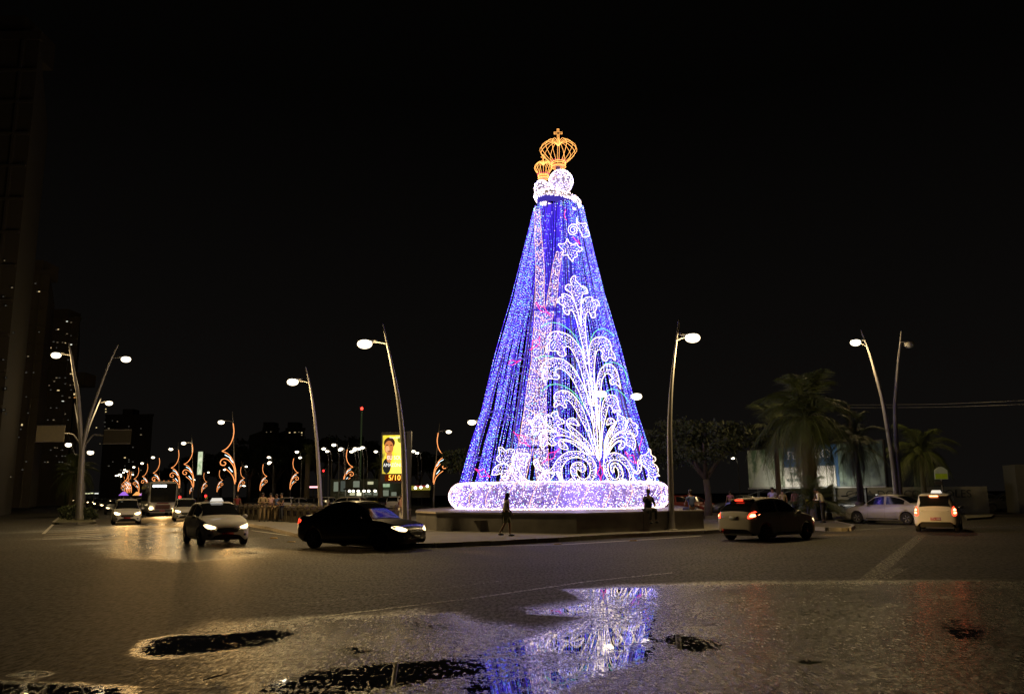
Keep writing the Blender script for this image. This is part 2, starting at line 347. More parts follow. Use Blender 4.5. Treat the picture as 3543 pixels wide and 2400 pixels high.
# painted lines, flush
def line(name, a, b, w, z=0.004, dash=None):
    d = (b - a); d.z = 0; Ln = d.length; d.normalize(); n = Vector((-d.y, d.x, 0)) * w / 2; s = 0; mb = MB()
    while s < Ln:
        e = min(Ln, s + (dash[0] if dash else Ln)); p, q = a + d * s, a + d * e
        mb.add([(p.x - n.x, p.y - n.y, z), (q.x - n.x, q.y - n.y, z), (q.x + n.x, q.y + n.y, z), (p.x + n.x, p.y + n.y, z)], [(0, 1, 2, 3)])
        s = e + (dash[1] if dash else 0)
    return mb
def faded_paint(name, thr):
    if name in MATS: return MATS[name]
    m = mat(name, (0.36, 0.34, 0.29), 0.5, noise=0.3, scale=20); N = m.node_tree.nodes; L = m.node_tree.links
    t = N.new("ShaderNodeTexCoord"); n = N.new("ShaderNodeTexNoise"); n.inputs["Scale"].default_value = 14; n.inputs["Detail"].default_value = 8; n.inputs["Roughness"].default_value = 0.8
    r = N.new("ShaderNodeMapRange"); r.inputs[1].default_value = thr; r.inputs[2].default_value = thr + 0.08; L.new(t.outputs["Object"], n.inputs["Vector"]); L.new(n.outputs["Fac"], r.inputs[0]); L.new(r.outputs[0], N["Principled BSDF"].inputs["Alpha"])
    return m
FP = faded_paint("worn_line_paint", 0.46); FP2 = faded_paint("very_worn_paint", 0.51)
def lp(*p): return [G(x, y) for x, y in p]
for nm, pts, w, mm in (("lane_line", ((930, 2155), (1640, 2068), (2040, 2010), (2330, 1980)), 0.10, FP), ("lane_line", ((975, 2095), (1500, 2038), (1760, 2005)), 0.09, FP2),
                   ("edge_line", ((1240, 1900), (1500, 1893), (1950, 1883), (2200, 1868), (2425, 1853)), 0.16, PAINT),
                   ("edge_line", ((870, 1834), (1038, 1857), (1100, 1868)), 0.12, PAINT), ("give_way_line", ((2860, 1838), (3130, 1823)), 0.2, FP), ("give_way_line", ((3330, 1826), (3543, 1815)), 0.2, FP2),
                   ("turn_arrow", ((2985, 2020), (3080, 1940), (3190, 1850)), 0.34, FP2), ("turn_arrow", ((3060, 2000), (3120, 1965)), 0.24, FP2)):
    g = lp(*pts); mb = MB()
    for i in range(len(g) - 1):
        l = line("l", g[i], g[i + 1], w); mb.add(l.v, l.f)
    mb.build(nm, mm, kind="structure")
hz = MB()
for i in range(9):
    y = 1811 + i * 4.6 + i * i * 0.25; l = line("h", G(190 - i * 5.5, y + 1), G(262, y - 3), 0.13); hz.add(l.v, l.f); l = line("h", G(262, y - 3), G(338 + i * 2, y + 2), 0.13); hz.add(l.v, l.f)
hz.build("hatched_nose", PAINT, kind="structure")
l = line("h", G(189, 1808), G(150, 1846), 0.15, z=0.008); l.build("hatch_border", PAINT, kind="structure")
for k, (x, y, wh) in enumerate(((1633, 1888, "kerb under the walking woman"), (1930, 1882, "kerb below the wall corner"), (2190, 1870, "kerb before the curved lamp post"), (947, 1861, "kerb by the balustrade"), (1008, 1874, "rear bumper of the black sedan"))):
    mb = MB(); mb.add([(-.16, -.08, 0), (.16, -.08, 0), (.16, .08, 0), (-.16, .08, 0), (-.10, -.05, .035), (.10, -.05, .035), (.10, .05, .035), (-.10, .05, .035)], [(0, 1, 5, 4), (1, 2, 6, 5), (2, 3, 7, 6), (3, 0, 4, 7), (4, 5, 6, 7)])
    o = mb.build("road_stud", mat("stud_yellow", (0.45, 0.28, 0.06), 0.4)); o.location = G(x, y, 0.004)
    tag(o, "yellow road stud beside the " + wh, "road stud", "road studs along the kerb line")
tw = MB(); p = [G(704, 2351, .012), G(740, 2340, .014), G(765, 2334, .013), G(790, 2326, .02)]; tw.tube(p, [.005, .008, .007, .003], 5)
tag(tw.build("twig", mat("twig_bark", (0.03, 0.022, 0.015), .9)), "thin dark twig lying on the damp road in front of the puddle", "twig")
# ================================================================ PLINTH under the tower
YC = 45.2
def plinth():
    b = [G(1995, 1846, .15), G(2436, 1828, .15), GX(2395, 44, .15), GX(2330, 53, .15), GX(2150, 58, .15), GX(1750, 58, .15), GX(1560, 53, .15), GX(1445, 44, .15), G(1440, 1828, .15), G(1510, 1835, .15)]
    root = empty("plinth", (b[0].x, b[0].y, .15), 0, "low concrete plinth wall carrying the blue light tower", "plinth")
    o = root.location
    def pm(sc, z0, z1):
        c = sum(b, Vector()) / len(b); q = [c + (p - c) * sc - o for p in b]; n = len(q)
        mb = MB(); mb.add([(p.x, p.y, z0) for p in q] + [(p.x, p.y, z1) for p in q], [(i, i + n, (i + 1) % n + n, (i + 1) % n) for i in range(n)] + [tuple(range(n, 2 * n))]); return mb
    w = pm(1.0, 0, .74); w.build("wall_panel", CONC, root)
    pm(1.006, .74, .805).build("coping", mat("coping_stone", (0.22, 0.20, 0.18), .45, noise=.3, scale=2), root)
    # vertical joints, dark strips on the wall face
    for i in (0, 9, 8):
        a, c = b[i] - o, b[(i + 1) % len(b)] - o; n = max(2, int((c - a).length / 2.4)); d = (c - a).normalized(); nn = Vector((d.y, -d.x, 0))
        if nn.y > 0: nn = -nn
        for k in range(1, n):
            p = a.lerp(c, k / n) + nn * .004; mb = MB(); mb.add([(p.x - d.x * .012, p.y - d.y * .012, .01), (p.x + d.x * .012, p.y + d.y * .012, .01), (p.x + d.x * .012, p.y + d.y * .012, .735), (p.x - d.x * .012, p.y - d.y * .012, .735)], [(0, 1, 2, 3)])
            mb.build("joint", mat("joint_dark", (0.03, 0.028, 0.025), .9), root)
plinth()
ZB = .955
# bench against the wall
def bench():
    a, c = G(1650, 1838, .15), G(1772, 1838, .15); o = (a + c) / 2; L_ = (c - a).length
    r = empty("stone_bench", o, 0, "backless grey stone bench against the plinth wall behind the walking woman", "bench")
    MB().box(-L_ / 2 - .1, -.22, .40, L_ / 2 + .1, .22, .48).build("seat", CONC, r)
    for s in (-1, 1): MB().box(s * L_ * .3 - .12, -.16, 0, s * L_ * .3 + .12, .16, .40).build("leg", CONC, r)
bench()
# ================================================================ LIGHT TOWER
def prof():
    t = []
    for yD, hw in ((1104, 221), (1000, 192.5), (930, 170.5), (800, 137.5), (680, 104), (570, 79), (470, 56)):
        p = A(1933, yD * 1.5245, YC); dep = (p - Vector((0, 0, HC))).dot(_f)
        t.append((p.z, p.x, hw * 1.5245 / F * dep))
    return np.array(t)
TP = prof(); ZT = TP[-1, 0]
def Rz(z): return np.interp(z, TP[:, 0], TP[:, 2])
_cz = np.polyfit(TP[:, 0], TP[:, 1], 1)
def Cxz(z): return np.polyval(_cz, z)
def cone(pxy, off=0.06):
    """points of the mantle's surface (radius + off) seen at the traced marks, so that ornaments lie on the mantle"""
    q = np.asarray(pxy, float).reshape(-1, 2); fx, rx, ux = np.array(_f), np.array(_r), np.array(_u)
    D = fx + np.outer((q[:, 0] - CX) / F, rx) + np.outer((CY - q[:, 1]) / F, ux); D = D / D[:, 1:2]
    t = np.linspace(YC - 7.5, YC + 0.5, 330)[None, :]
    X = D[:, 0:1] * t; Z = HC + D[:, 2:3] * t; dist = np.hypot(X - Cxz(Z), t - YC) - (Rz(Z) + off)
    hit = dist < 0; first = np.where(hit.any(1), hit.argmax(1), np.argmin(dist, 1)); T = t[0, first]
    return np.stack([D[:, 0] * T, T, HC + D[:, 2] * T], 1)
TW = empty("light_tower", (Cxz(ZB), YC, ZB), 0, "tall blue cone of light strings with golden crowns and white scrolls on a glowing ring", "light tower")
def TWp(name, me, kind=None):
    o = link(name, me, TW, kind=kind); o.matrix_parent_inverse = Matrix.Translation(-TW.location); return o
L_CY = glow("led_cool", (0.26, 0.68, 0.66), 6.5); L_WH = glow("led_white", (0.62, 0.54, 1.0), 7.0); L_WW = glow("led_warm", (1.0, 0.76, 0.66), 5.5); L_BL = glow("led_blue", (0.10, 0.05, 1.0), 7.0)
W_BL = glow("blue_bloom_wire", (0.070, 0.026, 0.80), 1.9); R_WH = glow("rope_light_white", (1.0, 0.80, 0.60), 3.2); R_OR = glow("rope_light_peach", (1.0, 0.55, 0.42), 1.5)
R_PK = glow("rope_light_magenta", (1.0, 0.05, 0.35), 1.5); R_GR = glow("rope_light_green", (0.20, 0.75, 0.42), 1.6); R_GD = glow("rope_light_gold", (1.0, 0.42, 0.10), 3.2); W_DIM = glow("violet_tube_glow", (0.11, 0.07, 0.55), 0.9)
def strings():
    n = 208; ths = np.sort((np.arange(n) + rng.uniform(-.42, .42, n)) / n * 2 * PI)
    ths = ths + 0.035 * np.sin(ths * 14)
    z0 = ZB + 1.25; z1 = ZT - .1
    for k, th in enumerate(ths):
        s = 0.135 * rng.uniform(.85, 1.2); z = np.arange(z0 + rng.uniform(0, s), z1, s); z = z + rng.uniform(-.03, .03, len(z))
        u = (z1 - z) / (z1 - z0); ph = rng.uniform(0, 6.28); fold = 0.055 * np.sin(th * 13 + .6 * np.sin(z * .35)) + .02 * np.sin(th * 31)
        r = Rz(z) * (1 + fold * np.clip(u * 2 + .2, 0, 1)) * rng.uniform(.965, 1.0)
        a = th + .030 * np.sin(z * .55 + ph) * u + rng.normal(0, .003, len(z)) * u
        P = np.stack([Cxz(z) + r * np.cos(a), YC + r * np.sin(a), z], 1)
        keep = np.ones(len(z), bool)
        if -2.25 < (th if th < PI else th - 2 * PI) < -1.55:            # mantle opening at the front: fewer bulbs up high
            keep = (rng.random(len(z)) < np.clip(u * 1.3 + .12, .1, 1))
        idx = np.where(rng.random(len(z)) < .50, 0, np.where(rng.random(len(z)) < .62, 1, 2))
        w = MB(); w.tube(P[::3].tolist(), .012, 3, mi=3, caps=False)  # wires emit blue, standing in for the bulbs' bloom between them
        me = led_mesh("light_string", P[keep], rng.uniform(.009, .020, keep.sum()), [L_CY, L_WH, L_BL, W_BL], idx[keep], w)
        TWp("light_string", me, )
strings()
def fill_pts(poly, sp, jit=.5):
    xs = np.array([p[0] for p in poly]); ys = np.array([p[1] for p in poly])
    X, Y = np.meshgrid(np.arange(xs.min(), xs.max(), sp), np.arange(ys.min(), ys.max(), sp)); X = X + rng.uniform(-jit, jit, X.shape) * sp; Y = Y + rng.uniform(-jit, jit, Y.shape) * sp
    k = inside(poly, X, Y); return np.stack([X[k], Y[k]], 1)
def ornament(name, pts, T, off=.16, sp=5.4, rope=R_WH, rr=.015, closed=True, fill=True, lab=None, sub=4):
    q = [(T[0] + x / T[2], T[1] + y / T[2]) for x, y in pts]; c = crom(q, sub, closed)
    P3 = cone(c, off); mb = MB(); mb.tube(P3.tolist(), rr, 5, closed=closed, mi=2)
    if fill:
        f = fill_pts([tuple(p) for p in c], sp); F3 = cone(f, off - .02) if len(f) else np.zeros((0, 3))
        me = led_mesh(name, F3, rng.uniform(.012, .022, len(F3)), [L_WH, L_WW, rope], (rng.random(len(F3)) < .35).astype(int), mb)
    else:
        mb.mi = [0] * len(mb.f); me = mb.mesh(name, [rope])
    o = TWp(name, me)
    if lab: o["label"] = lab
    return o
T1 = (1800, 920, 4.497); T2 = (1850, 1100, 5.2475); T3 = (1800, 1350, 4.498); T4 = (1550, 1350, 4.498); T5 = (1780, 650, 5.2467)
ornament("leaf_scroll", [(1010, 1500), (985, 1330), (965, 1220), (930, 1060), (900, 950), (870, 830), (830, 730), (800, 690), (770, 690), (765, 720), (750, 760), (700, 740), (675, 700), (665, 650), (690, 630), (660, 615), (610, 580), (585, 555), (572, 575), (580, 530), (620, 490), (680, 480), (645, 455), (665, 430), (720, 440), (770, 465), (820, 510), (850, 565),
    (820, 480), (780, 410), (730, 385), (700, 350), (710, 310), (750, 285), (800, 300), (785, 240), (795, 190), (830, 155), (865, 160), (860, 210), (890, 250), (930, 290), (940, 320), (985, 315), (1030, 350), (1050, 400), (1040, 430), (975, 440), (955, 500), (947, 590),
    (970, 540), (1010, 500), (1070, 485), (1130, 495), (1120, 540), (1180, 525), (1215, 550), (1235, 605), (1195, 620), (1185, 670), (1160, 710), (1175, 760), (1155, 805), (1110, 800), (1090, 750), (1060, 710), (1030, 740), (1020, 800), (1012, 900), (1020, 1050), (1035, 1200), (1050, 1350), (1065, 1500)], T1, lab="white lily shaped scroll at the top of the spray")
ornament("leaf_vein", [(850, 570), (900, 740), (945, 930)], T1, closed=False, fill=False); ornament("leaf_vein", [(950, 590), (945, 750), (947, 930)], T1, closed=False, fill=False)
ornament("leaf_scroll", [(985, 1060), (930, 880), (890, 740), (850, 590), (780, 480), (680, 360), (580, 290), (470, 250), (360, 245), (280, 280), (240, 340), (240, 380), (305, 400), (250, 450), (205, 540), (215, 620), (250, 585), (330, 600), (395, 595), (420, 640), (470, 690), (530, 690), (570, 655), (535, 600), (545, 540), (600, 515), (660, 560), (720, 660), (780, 790), (840, 960), (900, 1170), (950, 1370), (985, 1560), (1070, 1560), (1040, 1250)], T2)
ornament("leaf_scroll", [(1000, 960), (985, 800), (985, 650), (995, 530), (1030, 430), (1090, 365), (1170, 340), (1250, 345), (1320, 385), (1370, 440), (1390, 520), (1400, 590), (1440, 650), (1465, 720), (1460, 770), (1400, 720), (1340, 720), (1320, 760), (1275, 780), (1235, 750), (1220, 700), (1235, 650), (1215, 600), (1160, 575), (1120, 620), (1100, 700), (1090, 820), (1080, 960), (1085, 1150), (1095, 1350), (1100, 1560), (1060, 1560), (1040, 1200)], T2)
ornament("leaf_scroll", [(915, 1290), (840, 1140), (790, 1040), (720, 930), (640, 840), (550, 770), (460, 735), (350, 725), (250, 750), (170, 810), (120, 880), (120, 950), (180, 930), (140, 1000), (135, 1070), (160, 1130), (200, 1180), (200, 1130), (280, 1095), (340, 1105), (400, 1110), (450, 1080), (440, 1040), (390, 1010), (380, 960), (420, 920), (480, 920), (560, 970), (640, 1050), (710, 1160), (780, 1290), (850, 1450), (910, 1600), (1010, 1800), (1090, 2000), (1060, 1700)], T2)
ornament("leaf_scroll", [(1125, 1350), (1130, 1200), (1150, 1060), (1190, 950), (1250, 870), (1330, 835), (1410, 860), (1470, 920), (1500, 990), (1520, 1060), (1540, 1160), (1560, 1240), (1560, 1280), (1520, 1230), (1460, 1190), (1410, 1210), (1370, 1170), (1370, 1120), (1410, 1090), (1360, 1020), (1300, 1010), (1250, 1070), (1220, 1160), (1205, 1290), (1195, 1450), (1180, 1700), (1165, 2000), (1130, 1700)], T2)
ornament("leaf_scroll", [(1130, 740), (1060, 520), (1010, 380), (960, 260), (890, 150), (800, 50), (720, 10), (640, 5), (570, 30), (530, 80), (530, 140), (560, 160), (530, 200), (530, 260), (570, 250), (600, 220), (650, 230), (680, 265), (715, 265), (715, 225), (690, 190), (700, 155), (750, 160), (810, 220), (860, 300), (920, 410), (980, 520), (1040, 640), (1100, 790), (1160, 950), (1205, 1060), (1200, 940)], T3)
ornament("leaf_scroll", [(1245, 900), (1260, 600), (1265, 380), (1275, 260), (1300, 160), (1350, 90), (1420, 70), (1490, 100), (1525, 170), (1530, 240), (1560, 310), (1560, 340), (1510, 310), (1470, 345), (1440, 330), (1440, 290), (1400, 240), (1370, 240), (1350, 330), (1320, 450), (1290, 600), (1270, 800), (1252, 1050)], T3)
ornament("centre_stem", [(1215, 1080), (1180, 900), (1140, 600), (1110, 300), (1080, 0), (1060, -150), (1150, -150), (1180, 100), (1225, 500), (1240, 900), (1240, 1060)], T3, sp=7.5, lab="bright bundle of stems in the middle of the spray")
for v in ([(1218, 1080), (1190, 560), (1160, 60)],):
    ornament("stem_line", v, T3, closed=False, fill=False, off=.18)
ornament("leaf_scroll", [(1100, 960), (1020, 870), (930, 780), (840, 690), (770, 610), (725, 540), (720, 480), (760, 440), (820, 430), (870, 460), (915, 530), (905, 550), (860, 540), (800, 520), (740, 515), (790, 560), (880, 630), (960, 710), (1050, 800), (1110, 900), (1150, 1010)], T3)
ornament("leaf_scroll", [(1090, 940), (980, 820), (880, 730), (780, 660), (690, 620), (600, 575), (590, 545), (640, 520), (680, 510), (675, 465), (625, 440), (590, 400), (575, 325), (500, 345), (470, 390), (430, 370), (405, 430), (410, 500), (440, 560), (500, 600), (565, 640), (430, 615), (330, 625), (250, 670), (210, 690), (180, 650), (190, 570), (150, 500), (110, 465), (170, 470), (220, 460), (230, 400), (340, 400), (350, 450), (410, 520), (540, 640), (400, 640), (330, 665), (290, 720), (290, 745), (330, 760), (310, 820), (320, 870), (350, 915), (380, 870), (440, 830), (480, 855), (530, 855), (560, 830), (530, 790), (510, 760), (540, 720), (600, 700), (700, 710), (790, 740), (880, 790), (960, 850), (1050, 940), (1110, 1010)], T3, sub=3)
ornament("leaf_scroll", [(1030, 990), (940, 920), (850, 850), (760, 800), (690, 790), (650, 790), (700, 840), (745, 905), (690, 915), (640, 900), (600, 850), (600, 790), (640, 760), (720, 765), (820, 790), (900, 830), (980, 890), (1080, 970)], T3)
ornament("spiral_scroll", [(205, 1110), (240, 1070), (280, 1080), (290, 1130), (320, 1190), (380, 1240), (450, 1240), (510, 1190), (560, 1100), (640, 1020), (740, 960), (860, 945), (980, 965), (1080, 1020), (1150, 1100), (1185, 1200), (1170, 1310), (1110, 1400), (1020, 1440), (920, 1430), (830, 1360), (785, 1270), (790, 1190), (840, 1130), (910, 1115), (980, 1140), (1020, 1200), (1010, 1250), (960, 1270), (920, 1240), (885, 1225),
    (880, 1290), (920, 1350), (990, 1380), (1060, 1340), (1090, 1260), (1080, 1170), (1020, 1090), (930, 1050), (830, 1045), (740, 1080), (680, 1150), (650, 1220), (650, 1330), (675, 1440), (620, 1360), (560, 1270), (480, 1285), (390, 1275), (300, 1240), (230, 1180)], T3, lab="left of the two big spiral scrolls at the foot")
ornament("spiral_scroll", [(1300, 1250), (1295, 1130), (1330, 1030), (1400, 980), (1500, 970), (1600, 1020), (1680, 1100), (1740, 1200), (1800, 1260), (1835, 1230), (1830, 1110), (1850, 1080), (1885, 1140), (1880, 1240), (1830, 1295), (1760, 1290), (1755, 1400), (1720, 1460), (1690, 1450), (1710, 1330), (1680, 1240), (1620, 1160), (1540, 1095), (1450, 1085), (1390, 1120), (1365, 1190), (1380, 1280), (1430, 1360), (1490, 1380), (1530, 1330), (1525, 1250), (1490, 1190), (1455, 1210), (1460, 1270), (1420, 1260), (1405, 1180), (1440, 1130), (1500, 1130), (1560, 1170), (1595, 1260), (1595, 1350), (1550, 1440), (1480, 1455), (1400, 1420), (1340, 1340)], T3, lab="right of the two big spiral scrolls at the foot")
ornament("leaf_scroll", [(1300, 1100), (1320, 900), (1345, 750), (1395, 640), (1450, 560), (1485, 500), (1520, 450), (1510, 350), (1560, 390), (1620, 420), (1650, 480), (1645, 560), (1620, 620), (1550, 640), (1480, 680), (1420, 760), (1370, 860), (1340, 960)], T3)
ornament("leaf_scroll", [(1310, 1000), (1310, 820), (1350, 680), (1410, 570), (1470, 520), (1430, 510), (1380, 530), (1350, 540), (1345, 490), (1370, 440), (1420, 430), (1470, 470), (1480, 530), (1440, 620), (1380, 730), (1340, 860)], T3)
ornament("flower_scroll", [(1680, 450), (1720, 440), (1740, 490), (1800, 520), (1830, 560), (1810, 600), (1830, 660), (1800, 720), (1760, 690), (1700, 640), (1640, 620), (1660, 540)], T3, sp=6.4)
ornament("leaf_scroll", [(1350, 990), (1390, 880), (1450, 790), (1520, 740), (1600, 730), (1650, 780), (1650, 830), (1690, 870), (1740, 890), (1760, 930), (1790, 870), (1790, 780), (1740, 690), (1650, 660), (1560, 660), (1470, 710), (1400, 800), (1350, 920)], T3)
ornament("leaf_scroll", [(1340, 1010), (1400, 900), (1470, 820), (1540, 780), (1600, 790), (1630, 840), (1600, 900), (1540, 915), (1540, 860), (1580, 810), (1520, 800), (1450, 860), (1390, 950)], T3)
ornament("loop_scroll", [(1760, 1340), (1820, 1420), (1900, 1450), (1960, 1430), (1990, 1360), (2030, 1390), (2000, 1460), (1880, 1480), (1790, 1440), (1750, 1380)], T3)
ornament("flower_scroll", [(1870, 1020), (1940, 1000), (1990, 950), (2000, 910), (2030, 930), (2040, 1000), (2100, 1040), (2105, 1090), (2060, 1120), (2120, 1170), (2150, 1230), (2140, 1290), (2170, 1330), (2110, 1340), (2090, 1450), (2040, 1480), (2000, 1400), (1990, 1250), (1910, 1170), (1880, 1090)], T3, sp=5.4, off=.3, lab="dense white flower jutting out at the lower right edge")
ornament("leaf_foot", [(560, 1270), (640, 1300), (660, 1400), (700, 1440), (800, 1370), (820, 1440), (760, 1470), (660, 1460)], T3, sp=6.4)
ornament("leaf_foot", [(1610, 1380), (1650, 1400), (1700, 1450), (1640, 1460), (1600, 1440)], T3, sp=6.4)
ornament("flower_scroll", [(790, 885), (850, 890), (900, 940), (950, 910), (1030, 925), (1030, 980), (1000, 1040), (1000, 1130), (960, 1180), (900, 1140), (830, 1130), (760, 1080), (760, 1040), (800, 1000), (795, 940)], T4, lab="upper half of the white flower at the lower left")
ornament("flower_scroll", [(960, 1190), (900, 1145), (830, 1135), (760, 1170), (720, 1210), (690, 1260), (690, 1310), (760, 1310), (830, 1290), (830, 1340), (870, 1390), (920, 1370), (950, 1310), (1000, 1240)], T4, lab="lower half of the white flower at the lower left")
ornament("curl_scroll", [(1000, 1130), (1040, 1020), (1110, 970), (1190, 985), (1250, 980), (1260, 1040), (1220, 1130), (1200, 1190), (1130, 1170), (1110, 1230), (1140, 1310), (1200, 1370), (1280, 1410), (1400, 1420), (1400, 1470), (1200, 1470), (1100, 1420), (1020, 1330), (990, 1260), (960, 1200)], T4)
ornament("curl_scroll", [(1400, 1410), (1430, 1340), (1490, 1290), (1600, 1280), (1660, 1290), (1600, 1380), (1530, 1440), (1430, 1470)], T4, sp=6)
# top flowers
ornament("leaf_scroll", [(1130, 540), (1150, 620), (1220, 650), (1290, 640), (1310, 690), (1290, 720), (1340, 780), (1360, 870), (1300, 890), (1240, 890), (1210, 820), (1170, 740), (1130, 680)], T5, sp=6.2, off=.12)
sp_ = [(1065 + (20 + 85 * t) * math.cos(-PI / 2 + t * 4.2 * PI), 765 + (20 + 90 * t) * math.sin(-PI / 2 + t * 4.2 * PI)) for t in np.linspace(0, 1, 40)]
ornament("small_spiral", sp_, T5, closed=False, fill=False, off=.12, sub=2, rr=.014)
ornament("flower_scroll", [(800, 1015), (870, 1020), (930, 990), (960, 920), (1000, 1000), (1070, 1030), (1120, 1000), (1160, 1060), (1230, 1110), (1200, 1150), (1130, 1160), (1140, 1240), (1070, 1280), (1060, 1340), (1010, 1290), (960, 1220), (870, 1220), (890, 1140), (830, 1080)], T5, sp=6.6, off=.12, lab="small white flower below the top spiral")
# green arcs, magenta stars
for T, v in ((T1, [(320, 960), (400, 900), (520, 880), (640, 910), (760, 990), (850, 1090), (920, 1220), (970, 1340)]), (T1, [(1085, 1180), (1120, 1090), (1180, 1010), (1270, 975), (1370, 1010), (1460, 1090)]),
             (T2, [(0, 745), (120, 700), (230, 688), (340, 705)]), (T2, [(1250, 840), (1340, 815), (1430, 805), (1530, 840), (1610, 910), (1650, 1000), (1680, 1110), (1690, 1200)]),
             (T2, [(130, 1330), (240, 1230), (370, 1200), (500, 1220), (620, 1280), (740, 1380), (830, 1500), (900, 1620)]), (T2, [(1210, 1500), (1260, 1390), (1340, 1310), (1440, 1290), (1540, 1330), (1640, 1420), (1700, 1520)]),
             (T2, [(640, 840), (760, 1010), (860, 1180), (940, 1370)])):
    ornament("green_arc", v, T, off=.12, rope=R_GR, rr=.020, closed=False, fill=False)
for T, v, c in ((T4, [(415, 1215), (500, 1245), (565, 1220), (590, 1280), (660, 1350), (590, 1330), (505, 1340), (485, 1280)], 1), (T4, [(1015, 640), (1080, 690), (1190, 715), (1200, 800), (1280, 875), (1200, 830), (1120, 800), (1090, 720)], 1),
             (T3, [(340, 1140), (400, 1090), (520, 1050), (540, 980), (610, 905), (560, 950), (440, 980), (430, 1050)], 1), (T3, [(1630, 950), (1700, 1010), (1760, 1010), (1780, 1090), (1830, 1140), (1750, 1110), (1710, 1080)], 1),
             (T3, [(1900, 720), (1880, 800), (1860, 870), (1860, 940)], 0), (T3, [(1235, 1100), (1240, 1200), (1200, 1290), (1240, 1340), (1250, 1460)], 0), (T3, [(1235, 1150), (1290, 1270), (1260, 1340), (1250, 1460)], 0),
             (T1, [(240, 560), (300, 620), (370, 640), (400, 690), (480, 775), (410, 720), (320, 700)], 1), (T1, [(145, 1310), (190, 1260), (190, 1170), (280, 1140), (310, 1090), (300, 1180), (280, 1230)], 1),
             (T5, [(930, 390), (905, 500), (950, 590)], 0), (T5, [(1060, 890), (1110, 950), (1190, 1020), (1150, 930)], 0), (T4, [(1015 - 200, 100), (900, 60)], 0) if False else (T2, [(-470, 830), (-430, 760), (-330, 790), (-250, 760), (-400, 850)], 1)):
    ornament("magenta_star" if c else "magenta_line", v, T, off=.12, rope=R_PK, rr=.020, closed=bool(c), fill=False, sub=3)
# pale veil panels hanging down the front
VEIL = sheer("veil_net", (0.55, 0.42, 0.72), 0.55)
def band(rows, name="veil_panel", nc=7, off=.07, sp=6.0, wave=True):
    ys = np.arange(rows[0][0], rows[-1][0] + 1, 12.0); R = np.array(rows, float)
    xl = np.interp(ys, R[:, 0], R[:, 1]); xr = np.interp(ys, R[:, 0], R[:, 2]); px = []
    for i, y in enumerate(ys):
        for k in range(nc + 1): px.append((xl[i] + (xr[i] - xl[i]) * k / nc, y))
    P3 = cone(px, off); mb = MB()
    mb.add(P3.tolist(), [(i * (nc + 1) + k, i * (nc + 1) + k + 1, (i + 1) * (nc + 1) + k + 1, (i + 1) * (nc + 1) + k) for i in range(len(ys) - 1) for k in range(nc)])
    o = TWp(name, mb.mesh(name, VEIL, True))
    poly = [(x, y) for x, y in zip(xl, ys)] + [(x, y) for x, y in zip(xr[::-1], ys[::-1])]
    f = fill_pts(poly, sp); F3 = cone(f, off + .04); me = led_mesh("veil_bulbs", F3, rng.uniform(.012, .022, len(F3)), [L_WW, L_WH, L_CY], rng.choice(3, len(F3), p=[.55, .35, .10]))
    b = link("veil_bulbs", me, o, kind="stuff"); b.matrix_parent_inverse = Matrix.Identity(4)
    if wave:
        for y in np.arange(rows[0][0] + 15, rows[-1][0] - 20, 46):
            a, c = np.interp(y, ys, xl), np.interp(y, ys, xr); q = crom([(a, y), (a + (c - a) * .35, y + 8), (a + (c - a) * .5, y + 22)], 4)
            w = MB(); w.tube(cone(q, off + .05).tolist(), .018, 4); TWp("veil_seam", w.mesh("veil_seam", R_OR))
            q = crom([(a + (c - a) * .5, y + 20), (a + (c - a) * .75, y + 14), (c, y + 8)], 4); w = MB(); w.tube(cone(q, off + .05).tolist(), .018, 4); TWp("veil_seam", w.mesh("veil_seam", R_OR))
    for xx in (xl, xr):
        w = MB(); w.tube(cone(list(zip(xx, ys)), off + .04).tolist(), .016, 4); TWp("veil_hem", w.mesh("veil_hem", R_OR))
band([(720, 1851, 1867), (821, 1850, 1874), (879, 1853, 1880), (936, 1854, 1884), (1009, 1852, 1883), (1073, 1850, 1884)], nc=4)
band([(870, 1926, 1946), (920, 1912, 1939), (965, 1905, 1932), (1009, 1897, 1930), (1053, 1890, 1923), (1073, 1886, 1916)], nc=4)
band([(1076, 1850, 1916), (1120, 1848, 1909), (1209, 1840, 1900), (1253, 1838, 1896), (1350, 1822, 1890), (1408, 1816, 1890), (1461, 1806, 1891), (1512, 1799, 1893), (1550, 1790, 1896)], nc=8)
band([(1550, 1790, 1842), (1600, 1775, 1832), (1677, 1722, 1815)], nc=6, wave=False)
band([(1550, 1843, 1896), (1600, 1849, 1898), (1677, 1860, 1902)], nc=6, wave=False)
